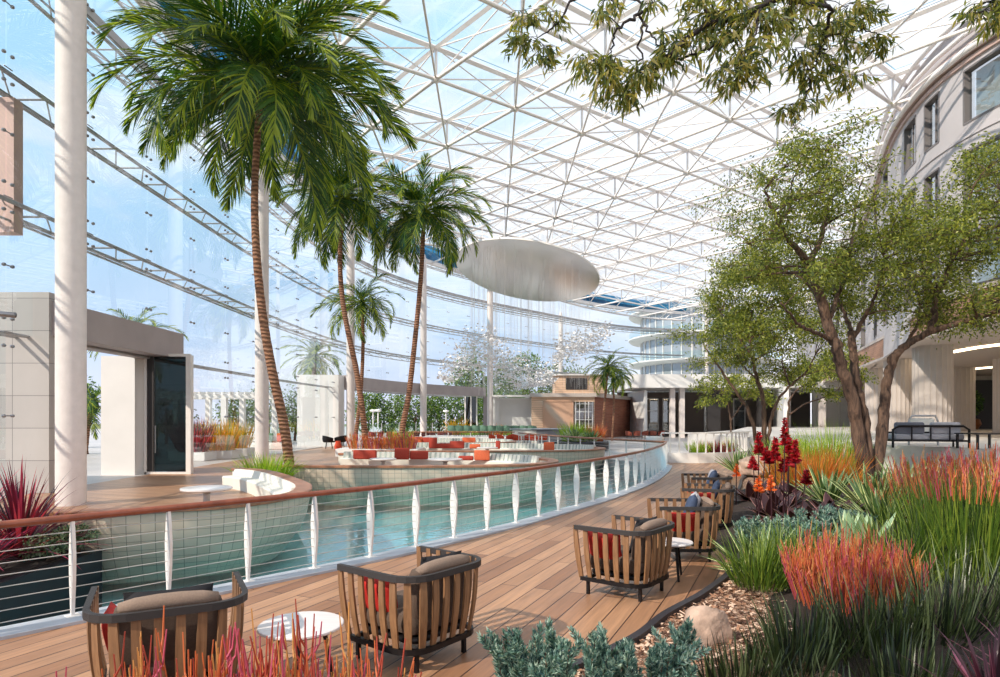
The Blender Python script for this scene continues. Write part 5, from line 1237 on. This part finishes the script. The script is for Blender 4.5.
# ---- rocks
def rock(loc, s, label, seed, rot=0):
    m = MB(); n1_, n2_ = 30, 20; rs = random.Random(seed); planes = [(Vector((rs.gauss(0, 1), rs.gauss(0, 1), rs.gauss(0, .8))).normalized(), rs.uniform(.72, 1.0)) for _ in range(15)]; off = Vector((rs.random() * 9, rs.random() * 9, 0)); vs = []
    for i in range(n2_ + 1):
        ph = math.pi * i / n2_
        for k in range(n1_):
            th = 2 * math.pi * k / n1_; d = Vector((math.sin(ph) * math.cos(th), math.sin(ph) * math.sin(th), math.cos(ph)))
            q = min([o__ / max(.05, d.dot(n__)) for n__, o__ in planes]); q = min(q, 1.35) * (1 + .05 * noise.noise(d * 5 + off))
            vs.append((d.x * q * s[0], d.y * q * s[1], max(-.3 * s[2], d.z * q * s[2])))
    fs = [(i * n1_ + k, (i + 1) * n1_ + k, (i + 1) * n1_ + (k + 1) % n1_, i * n1_ + (k + 1) % n1_) for i in range(n2_) for k in range(n1_)]
    m.add(vs, fs); o = m.build('rock', M_ROCK, smooth='auto'); o.location = loc; o.rotation_euler = (0, 0, rot); return tag(o, label, 'rock')
rock((1.70, 5.25, .07), (.19, .16, .20), 'angular brown rock lying on the bark mulch near the deck edge', 1, .4)
rock((8.0, 19.9, .2), (.55, .45, .36), 'pale round rock between spiky agaves in the far bed', 2)
# ---- fire coral plants along the bottom edge of the photo
cs = [(-1.62, 2.75, .80), (-1.38, 2.95, .86), (-1.18, 2.62, .90), (-.98, 2.85, .94), (-.80, 2.7, 1.0), (-1.78, 2.95, .70), (-.63, 2.75, .93)]
cl = ['leftmost orange red coral stemmed plant at the bottom edge', 'coral stemmed plant before the slats of the nearest chair', 'coral stemmed plant with pink stems below the nearest chair', 'coral stemmed plant just left of the small white table', 'tallest coral stemmed plant, rising over the small white table', 'short coral stemmed plant at the foot of the lower left chair', 'coral stemmed plant right of the small white table']
for k, ((x, y, h), lb) in enumerate(zip(cs, cl)): coral((x, y, .02), 46, h * .95, .19, lb, 100 + k, .006, br=5, group='coral stemmed plants along the bottom edge')
# big coral mound in the bed
coral((3.3, 6.0, .10), 380, .66, .50, 'wide mound of orange and pink coral stems in the middle of the bed', 120, .004, ell=1.0, br=4)
# ---- blue needle shrub
def blue_shrub(loc, n, h, r, label, seed, needle=.035, ell=1.5, per=120, group=None):
    rs = random.Random(seed); t = thing('blue_spruce_shrub', loc, label, 'shrub', group); m = MB(); lm = LeafMesh()
    for k in range(n):
        a = rs.uniform(0, 6.283); q = r * math.sqrt(rs.random()); x, y = q * math.cos(a) * ell, q * math.sin(a)
        hh = h * rs.uniform(.65, 1.1) * (1 - .25 * (q / r) ** 2); o_ = math.atan2(y, x)
        p = Vector((x, y, 0)); tip = p + Vector((math.cos(o_) * .35 * hh * q / r + rs.gauss(0, .03), math.sin(o_) * .35 * hh * q / r + rs.gauss(0, .03), hh))
        m.tube([p, tip], [.008, .003], 4, caps=False)
        for (s0, s1, np_) in [(p, tip, per)] + [(p.lerp(tip, u), p.lerp(tip, u) + Vector((rs.gauss(0, .06), rs.gauss(0, .06), hh * .28)), per // 3) for u in (.45, .6, .75)]:
            s0, s1 = np.array(s0), np.array(s1); u = RNG.uniform(.15, 1, np_)[:, None] ** .8; ax = s1 - s0; ax = ax / np.linalg.norm(ax)
            D = RNG.normal(size=(np_, 3)); D -= (D @ ax)[:, None] * ax; D /= np.linalg.norm(D, axis=1, keepdims=True); D = D + ax * RNG.uniform(.5, 1.4, (np_, 1)) * (1 + (u > .93) * 2)
            lm.leaves(s0 + (s1 - s0) * u, D, needle * RNG.uniform(.7, 1.2, np_) * (1.15 - .45 * u[:, 0]), needle * .22, pick(np_, (.5, .28, .22)), droop=-.1)
    m.build('stems', M_BARK, t); lm.build('needles', L_BLUE, t); return t
blue_shrub((.36, 3.78, .02), 34, .56, .26, 'dense blue green needled shrub at the bottom centre beside the deck', 130, needle=.05, per=300, ell=1.4)
blue_shrub((.93, 4.0, .02), 20, .56, .20, 'blue green needled shrub right of the denser one, reaching toward the rock', 131, needle=.05, per=300, ell=1.3)
blue_shrub((3.75, 8.2, .1), 60, .46, .5, 'pale blue shrub behind the orange coral mound', 132, .06, ell=1.3, per=140)
blue_shrub((4.6, 8.9, .2), 26, .40, .42, 'pale blue shrub beside the big pale agave', 133, .06, ell=1.2, per=140)
# ---- agaves
def agave(loc, n, L, w_, label, seed, mats=(M_AGV, M_AGE), el=(20, 75), edge=.22, bend=.35, group=None, name='agave', cup=.25):
    rs = random.Random(seed); t = thing(name, loc, label, 'plant', group); m = MB()
    for k in range(n):
        u = k / n; az = k * 2.39996 + rs.uniform(-.2, .2); e_ = R(el[0] + (el[1] - el[0]) * u + rs.uniform(-6, 6)); l = L * rs.uniform(.8, 1.1) * (1 - .15 * u)
        d = Vector((math.cos(az) * math.cos(e_), math.sin(az) * math.cos(e_), math.sin(e_))); s = Vector((-math.sin(az), math.cos(az), 0)); q = Vector((math.cos(az) * .02, math.sin(az) * .02, 0)); N_ = 7; vs = []
        for i in range(N_ + 1):
            v = i / N_; ww = w_ / 2 * (min(1, .55 + v * 1.6)) * max(.0, 1 - v ** 2.4) ** .9 + .001; up = s.cross(d) * -1
            up = d.cross(s) * -1
            for f in (-1, -1 + edge * 2 * .5, 0, 1 - edge, 1): vs.append(tuple(q + s * ww * f + up * (abs(f) ** 2 * ww * cup * 2)))
            d = (d + Vector((0, 0, -1)) * bend / N_ * (v + .2)).normalized(); q = q + d * l / N_
        base_ = len(m.v); m.v.extend(vs)
        for i in range(N_):
            for j in range(4): m.f.append((base_ + i * 5 + j, base_ + i * 5 + j + 1, base_ + (i + 1) * 5 + j + 1, base_ + (i + 1) * 5 + j)); m.m.append(1 if j in (0, 3) else 0)
    m.build('leaves', list(mats), t, smooth=True); return t
AG = 'cream edged agaves below the dark trunks'
agave((6.0, 10.3, .30), 44, 1.0, .10, 'cream edged agave left of the dark tree trunks', 140, group=AG)
agave((7.0, 11.0, .35), 44, 1.0, .10, 'cream edged agave right at the foot of the dark tree trunks', 141, group=AG)
agave((5.75, 11.2, .30), 40, .9, .09, 'cream edged agave beside the maroon leaved plants', 142, group=AG)
agave((5.55, 9.3, .25), 36, .8, .09, 'cream edged agave nearest the big pale agave', 143, group=AG)
agave((4.35, 7.75, .15), 16, .66, .20, 'big pale agave with broad upright leaves behind the coral mound', 144, mats=(M_AGP, M_AGE), el=(55, 86), edge=.12, bend=.1)
agave((2.95, 7.35, .05), 30, .75, .075, 'spiky green agave reaching over the dark deck edging', 145, el=(5, 70))
agave((7.55, 20.3, .1), 26, .95, .13, 'spiky agave left of the pale round rock in the far bed', 146, el=(25, 85)); agave((8.5, 20.8, .1), 30, 1.25, .12, 'tall dark agave behind the pale round rock', 147, el=(45, 88)); agave((8.9, 19.6, .12), 26, .9, .12, 'spiky agave right of the pale round rock', 148, el=(25, 80))
agave((4.0, 34.6, .62), 30, .9, .12, 'spiky agave in the round planter beside the far railing', 149, el=(25, 80))
# maroon broad leaved plants
cabp = [(4.45, 10.4), (4.9, 11.1), (4.75, 9.6), (5.35, 11.9), (5.3, 10.1), (4.35, 9.25), (5.0, 12.6), (5.7, 12.4)]
for k, (x, y) in enumerate(cabp): agave((x, y, .22), 22, .60, .24, 'maroon broad leaved plant, %s of the clump beside the farthest chairs' % ORD[k], 150 + k, mats=(M_CAB, M_CABE), el=(5, 60), edge=.12, bend=.5, group='maroon plants beside the farthest chairs', name='maroon_plant', cup=.12)
# ---- flower spikes
def spike(loc, h, label, seed, mats=L_REDF, fl=.4, w_=.055, group=None, stem=M_CAB, heads=1, n=140, pl=.07):
    rs = random.Random(seed); t = thing('flower_spike', loc, label, 'flower', group); m = MB(); lm = LeafMesh()
    tops = [(Vector((rs.gauss(0, .02), rs.gauss(0, .02), h)), fl)] + [(Vector((rs.choice((-1, 1)) * rs.uniform(.08, .15), rs.gauss(0, .05), h * rs.uniform(.68, .85))), fl * .6) for _ in range(heads - 1)]
    for top, f in tops:
        m.tube([(0, 0, 0), (top.x * .6, top.y * .6, top.z * .5), tuple(top)], [.012, .01, .006], 5); s = np.array(top) - np.array((0, 0, f)); nn_ = int(n * f / fl)
        u = RNG.random(nn_); P = s + np.stack([np.zeros(nn_), np.zeros(nn_), u * f], 1); D = RNG.normal(size=(nn_, 3)); D[:, 2] = RNG.uniform(-.1, 1.0, nn_); lm.leaves(P, D, pl * (1.15 - .7 * u), w_ * .5 * (1.1 - .5 * u), pick(nn_, (.5, .3, .2)[:len(mats)]), droop=.1); lm.build('bloom', mats, t); lm = LeafMesh()
    m.build('stalk', stem, t); return t
for k, (px, py, Y, fl, hd) in enumerate([(783, 418, 9.9, .42, 2), (758, 432, 10.3, .34, 3), (776, 438, 10.0, .34, 2), (797, 440, 9.4, .36, 2), (788, 437, 10.2, .26, 1), (770, 452, 10.6, .2, 1)]):
    p = at(px, py, Y); spike((p.x, p.y, .15), p.z - .15, ['tallest red flower spike of the group', 'red flower spike leftmost of the group with side heads', 'red flower spike just left of the tallest', 'red flower spike rightmost of the group', 'red flower spike close behind the tallest', 'short red flower spike low in the group'][k] + ', above the maroon plants', 170 + k, fl=fl, heads=hd, n=170, pl=.10, w_=.09, group='red flower spikes above the maroon plants')
for k, (px, py, Y) in enumerate([(736, 464, 12.3), (759, 476, 9.6), (772, 476, 9.4)]):
    p = at(px, py, Y); spike((p.x, p.y, .15), p.z - .15, ['orange flower standing beyond the farthest lounge chair', 'orange flower left of the pair over the maroon plants', 'orange flower right of the pair over the maroon plants'][k], 180 + k, mats=L_ORF, fl=.24, n=90, pl=.09, w_=.08)
# ---- grasses in the bed
def flower_tips(n, h, r, rad=.006, mats=L_CORAL, z0=.5, ell=1.0):
    def f(t, rs):
        m = MB(); sticks(m, n, h, r, rs, rad, 2, ell=ell, z0=z0); m.build('flower_stems', mats, t)
    return f
G2 = 'tall green grasses with pink and orange stems at the right'
for k, (x, y, h, n, lab) in enumerate([
 (4.8, 6.6, 1.28, 420, 'tall fine green grass with coral stems, nearest clump left of the right picture edge'),
 (5.5, 6.7, 1.30, 420, 'tall fine green grass with orange stems at the right edge of the picture'),
 (5.35, 7.9, 1.20, 380, 'tall green grass with pink stems before the dark framed sofa'),
 (6.2, 8.1, 1.25, 380, 'tall green grass with pink stems behind the nearest clump at the right edge'),
 (6.6, 8.7, 1.2, 300, 'tall green grass with orange stems at the far right behind the others')]):
    grass('tall_grass', (x, y, .15), n, h, .42, .012, L_GREEN, lab, group=G2, seed=200 + k, lean=.35, bend=(.15, .8), tips=flower_tips(70, .42 + .1 * (k % 2), .5, z0=.86))
coral((6.35, 9.5, .25), 150, 1.0, .6, 'pink and orange coral stems in front of the upper terrace sofa', 230, .006, br=3)
grass('green_grass', (2.75, 6.75, .08), 420, .62, .28, .012, L_GREEN, 'fresh green grass tuft just left of the coral mound', seed=210, lean=.5)
grass('green_grass', (3.3, 7.2, .1), 400, .66, .36, .012, L_GREEN, 'fresh green grass tuft behind the coral mound', seed=211, lean=.5)
grass('green_grass', (4.1, 6.55, .1), 300, .9, .32, .012, L_GREEN, 'green grass tuft between the coral mound and the tall grasses', seed=212, lean=.6)
# sword leaves along the lower right
SW = 'dark sword leaved clumps along the lower right'
swl = ['dark sword leaved clump nearest the brown rock', 'dark sword leaved clump right of the one nearest the rock', 'dark sword leaved clump below the left part of the coral mound', 'dark sword leaved clump below the middle of the coral mound', 'dark sword leaved clump below the right part of the coral mound', 'pale tall sword leaved clump under the tall grasses', 'pale tall sword leaved clump at the lower right edge', 'dark sword leaved clump at the bottom right behind the plum leaves', 'low dark sword leaved clump at the bottom edge']
for k, (x, y, h, n) in enumerate([(1.62, 4.30, .42, 110), (2.05, 4.55, .50, 130), (2.35, 4.85, .62, 130), (2.85, 4.9, .74, 140), (3.35, 5.0, .80, 140), (3.75, 5.3, .98, 90), (4.2, 5.2, 1.0, 90), (2.6, 4.1, .55, 120), (2.0, 3.85, .40, 120)]):
    grass('sword_plant', (x, y, .03), int(n * 1.3), h * .85, .26, .017, L_DKGR, swl[k], cat='plant', group=SW, seed=240 + k, lean=.5, bend=(-.1, .35), seg=4, prob=(.45, .2, .35) if k not in (5, 6) else (.3, .5, .2), kidname='leaves')
def cordyline(loc, n, h, w_, label, seed, mats, group=None, bend=(.3, 1.1)):
    rs = random.Random(seed); t = thing('cordyline', loc, label, 'plant', group); m = MB()
    for k in range(n):
        az = k * 2.39996; e_ = R(rs.uniform(15, 88)); d = Vector((math.cos(az) * math.cos(e_), math.sin(az) * math.cos(e_), math.sin(e_))); s = Vector((-math.sin(az), math.cos(az), 0)); c = rs.random()
        m.blade((0, 0, rs.uniform(0, .12)), d, h * rs.uniform(.7, 1.1), w_ * rs.uniform(.8, 1.2), rs.uniform(*bend), 6, 0 if c < .5 else (1 if c < .75 else 2), side=s)
    m.build('leaves', mats, t); return t
cordyline((2.75, 3.55, .02), 100, .62, .030, 'dark plum leaved plant at the lower right corner', 260, L_DPURP); cordyline((3.3, 3.9, .02), 90, .62, .03, 'dark plum leaved plant at the right edge near the corner', 261, L_DPURP)
# back of bed: lime and orange grasses
for k, (px, py, Y, h, r_, mats, lab) in enumerate([
 (808, 478, 14.0, 1.15, .5, L_ORNG, 'orange straw coloured grass behind the red flower spikes'), (828, 476, 14.6, 1.2, .5, L_ORNG, 'orange straw grass just left of the dark trunks'), (790, 474, 15.2, 1.0, .45, L_ORNG, 'thin straw grass left of the orange one behind the red spikes'),
 (805, 456, 20, 1.3, .7, L_LIME, 'lime green grass behind the orange grass'), (832, 452, 21, 1.7, .8, L_LIME, 'tall lime green grass nearest the upper terrace'), (846, 474, 14.2, .6, .3, L_ORNG, 'low straw grass at the left foot of the dark trunks'), (780, 452, 22, 1.1, .6, L_LIME, 'low lime grass beneath the middle distance tree')]):
    p = pix(px, py, .2) if False else at(px, py, Y); grass('ornamental_grass', (p.x, p.y, .12), 420, h, r_, .022, mats, lab, seed=270 + k, lean=.45, bend=(.1, .9), group='ornamental grasses at the back of the bed')
for k, (px, Y, h, mats, lab) in enumerate([(700, 30, .9, L_LIME, 'lime shrub behind the white balustrade, left'), (722, 29, .9, L_PURP, 'purple shrub behind the white balustrade'), (735, 30, 1.0, L_LIME, 'lime shrub behind the white balustrade, beside the purple one'), (712, 31, .8, L_ORNG, 'orange shrub behind the white balustrade')]):
    p = at(px, 440, Y); grass('ornamental_grass', (p.x, p.y, .01), 200, h, .5, .04, mats, lab, seed=290 + k, group='shrubs behind the white balustrade')
# ---- round planter by the far railing
t = thing('round_planter', (4.6, 36.6, 0), 'round black planter on the plaza beyond the pool railing', 'planter')
m = MB(); m.lathe([(1.3, 0), (1.6, .1), (1.7, .5), (1.62, .56), (1.5, .5)], n=40); m.build('planter_bowl', M_PLANTER, t, smooth='auto'); m = MB(); m.lathe([(1.55, .44), (1.5, .5)], n=32); m.build('soil', M_SOIL, t)
grass('ornamental_grass', (4.3, 37.0, .48), 420, 1.2, .7, .04, L_LIME, 'lime green grass in the round black planter', seed=300); grass('ornamental_grass', (5.5, 37.0, .48), 300, 1.1, .45, .035, [L_CORAL[0], L_CORAL[3], L_CORAL[1]], 'orange grass in the round black planter', seed=301)
agave((4.0, 35.8, .48), 30, 1.0, .14, 'pale spiky agave at the front of the round black planter', 302, el=(25, 80), mats=(M_AGP, M_AGE)); agave((5.1, 35.9, .48), 30, .9, .14, 'green spiky agave at the front right of the round black planter', 303, el=(25, 80))
# ---- planters at the left
t = thing('water_planter', (0, 0, 0), 'long black planter wall standing in the pool at the left edge', 'planter')
m = MB(); m.prism([(-5.85, 3.4), (-5.75, 9.25), (-8.6, 9.28), (-8.8, 3.4)], -1.15, -.06); m.build('planter_wall', M_PLANTER, t); m = MB(); m.prism([(-5.95, 3.6), (-5.9, 9.1), (-8.4, 9.1), (-8.6, 3.6)], -.07, -.045); m.build('soil', M_SOIL, t)
cordyline((-6.45, 8.6, -.05), 190, 1.3, .042, 'large purple cordyline in the black planter', 310, L_PURP); cordyline((-7.3, 8.7, -.05), 150, 1.3, .042, 'purple cordyline left behind the large one in the black planter', 311, L_PURP); cordyline((-6.3, 7.7, -.05), 160, .85, .04, 'lower purple cordyline nearest the rail in the black planter', 312, L_PURP)
bushy('low_shrub', (-6.0, 9.0, -.05), .40, .28, 'small grey green shrub at the end of the black planter', 313, 1100, .06, None, zc=.25, cat='shrub', mats=[leafmat('sage', rgb(120, 140, 110)), leafmat('sage_light', rgb(170, 184, 150)), leafmat('sage_dark', rgb(70, 92, 70))])
bushy('low_shrub', (-6.05, 8.55, -.05), .38, .28, 'small grey green shrub beside the purple leaves in the black planter', 314, 700, .06, None, zc=.2, cat='shrub', mats=[MATS['sage'], MATS['sage_light'], MATS['sage_dark']])
grass('ornamental_grass', (-6.55, 18.0, 0), 420, 1.0, .5, .03, L_LIME, 'bright green grass tuft at the foot of the tallest palm', seed=320, lean=.7)
# planter of orange flowers by the crossing palms
t = thing('planter_box', (-6.0, 31.4, 0), 'pale box planter at the foot of the crossing palm trunks', 'planter'); m = MB(); m.prism([(-1.9, -.7), (2.1, -1.3), (2.2, 1.0), (-1.9, 1.1)], 0, .36); m.build('box', M_PALEWALL, t)
for k, (x, y) in enumerate([(-6.9, 31.2), (-6.1, 31.0), (-5.3, 30.9), (-4.5, 31.0), (-5.6, 31.9)]): coral((x, y, .35), 60, .8, .45, 'orange and red stemmed plant, %s from the left in the pale box planter' % ORD[k], 330 + k, .014, mats=[L_CORAL[3], L_CORAL[0], L_ORF[1], L_CORAL[2]], group='orange plants in the pale box planter')
grass('ornamental_grass', (-5.0, 31.9, .35), 200, 1.1, .4, .04, L_LIME, 'lime grass behind the orange stems in the pale box planter', seed=336)
# outside planters seen through the glass
for k, (x, y, mats, lab) in enumerate([(-14.3, 29.6, L_PURP, 'purple leaved plant outside the glass, left of the yellow grasses'), (-12.9, 29.6, L_YEL, 'yellow grass outside the glass, nearest the dark door'), (-13.1, 31.8, L_YEL, 'tall yellow grass outside the glass, left of the second column'), (-13.5, 28.2, L_PURP, 'dark red plant outside the glass beside the dark door'), (-17.5, 31, L_YEL, 'yellow grass outside seen through the entrance opening')]):
    grass('ornamental_grass', (x, y, .35), 260, 1.5, .6, .05, mats, lab, seed=340 + k, lean=.4, bend=(.1, .6), group='grasses outside the left glass')
    t = thing('planter_box', (x, y, 0), 'pale planter box outside holding the ' + lab.split(',')[0].replace(' outside the glass', '').replace(' outside seen', ' seen'), 'planter', 'planter boxes outside the left glass'); m = MB(); m.box((0, 0, .18), (1.5, 1.2, .36)); m.build('box', M_PALEWALL, t)
# potted tree in the niche
t = thing('potted_tree', (34.9, 47.5, 1.0), 'small clipped tree in a copper pot inside the dark niche', 'potted plant'); m = MB(); m.lathe([(.45, 0), (.7, .4), (.6, .75), (.5, .8)], n=24); m.build('pot', plain('copper', rgb(150, 96, 60), .35, .7), t, smooth='auto')
m = MB(); m.tube([(0, 0, .7), (0, 0, 1.6)], .05, 6); m.build('stem', M_BARK, t)
lm = LeafMesh(); n = 900; D = RNG.normal(size=(n, 3)); D /= np.linalg.norm(D, axis=1, keepdims=True); lm.leaves(D * np.array([.75, .75, .9]) * RNG.uniform(.6, 1, (n, 1)) + np.array([0, 0, 2.0]), D, .22, .1, pick(n, (.5, .1, .4))); lm.build('foliage', L_EXT, t)
# flowers behind the bar row and yellow plant at the gate
for k, (px, Y, h) in enumerate([(470, 54, 1.3), (484, 54, 1.2), (498, 54, 1.4), (510, 54, 1.3), (523, 53.5, 1.2)]):
    p = at(px, 430, Y); grass('ornamental_grass', (p.x, p.y, 0), 120, h, .6, .07, [L_LIME, L_EXT, L_ORNG][k % 3], 'low mixed planting behind the green chairs, %s from the left' % ORD[k], seed=360 + k, group='low planting behind the green chairs')
p = at(457, 430, 56); grass('ornamental_grass', (p.x, p.y, 0), 200, 1.9, .6, .09, L_YEL, 'bright yellow plant left of the glazed gate below the lintel end', seed=370)
bpy.context.view_layer.update()
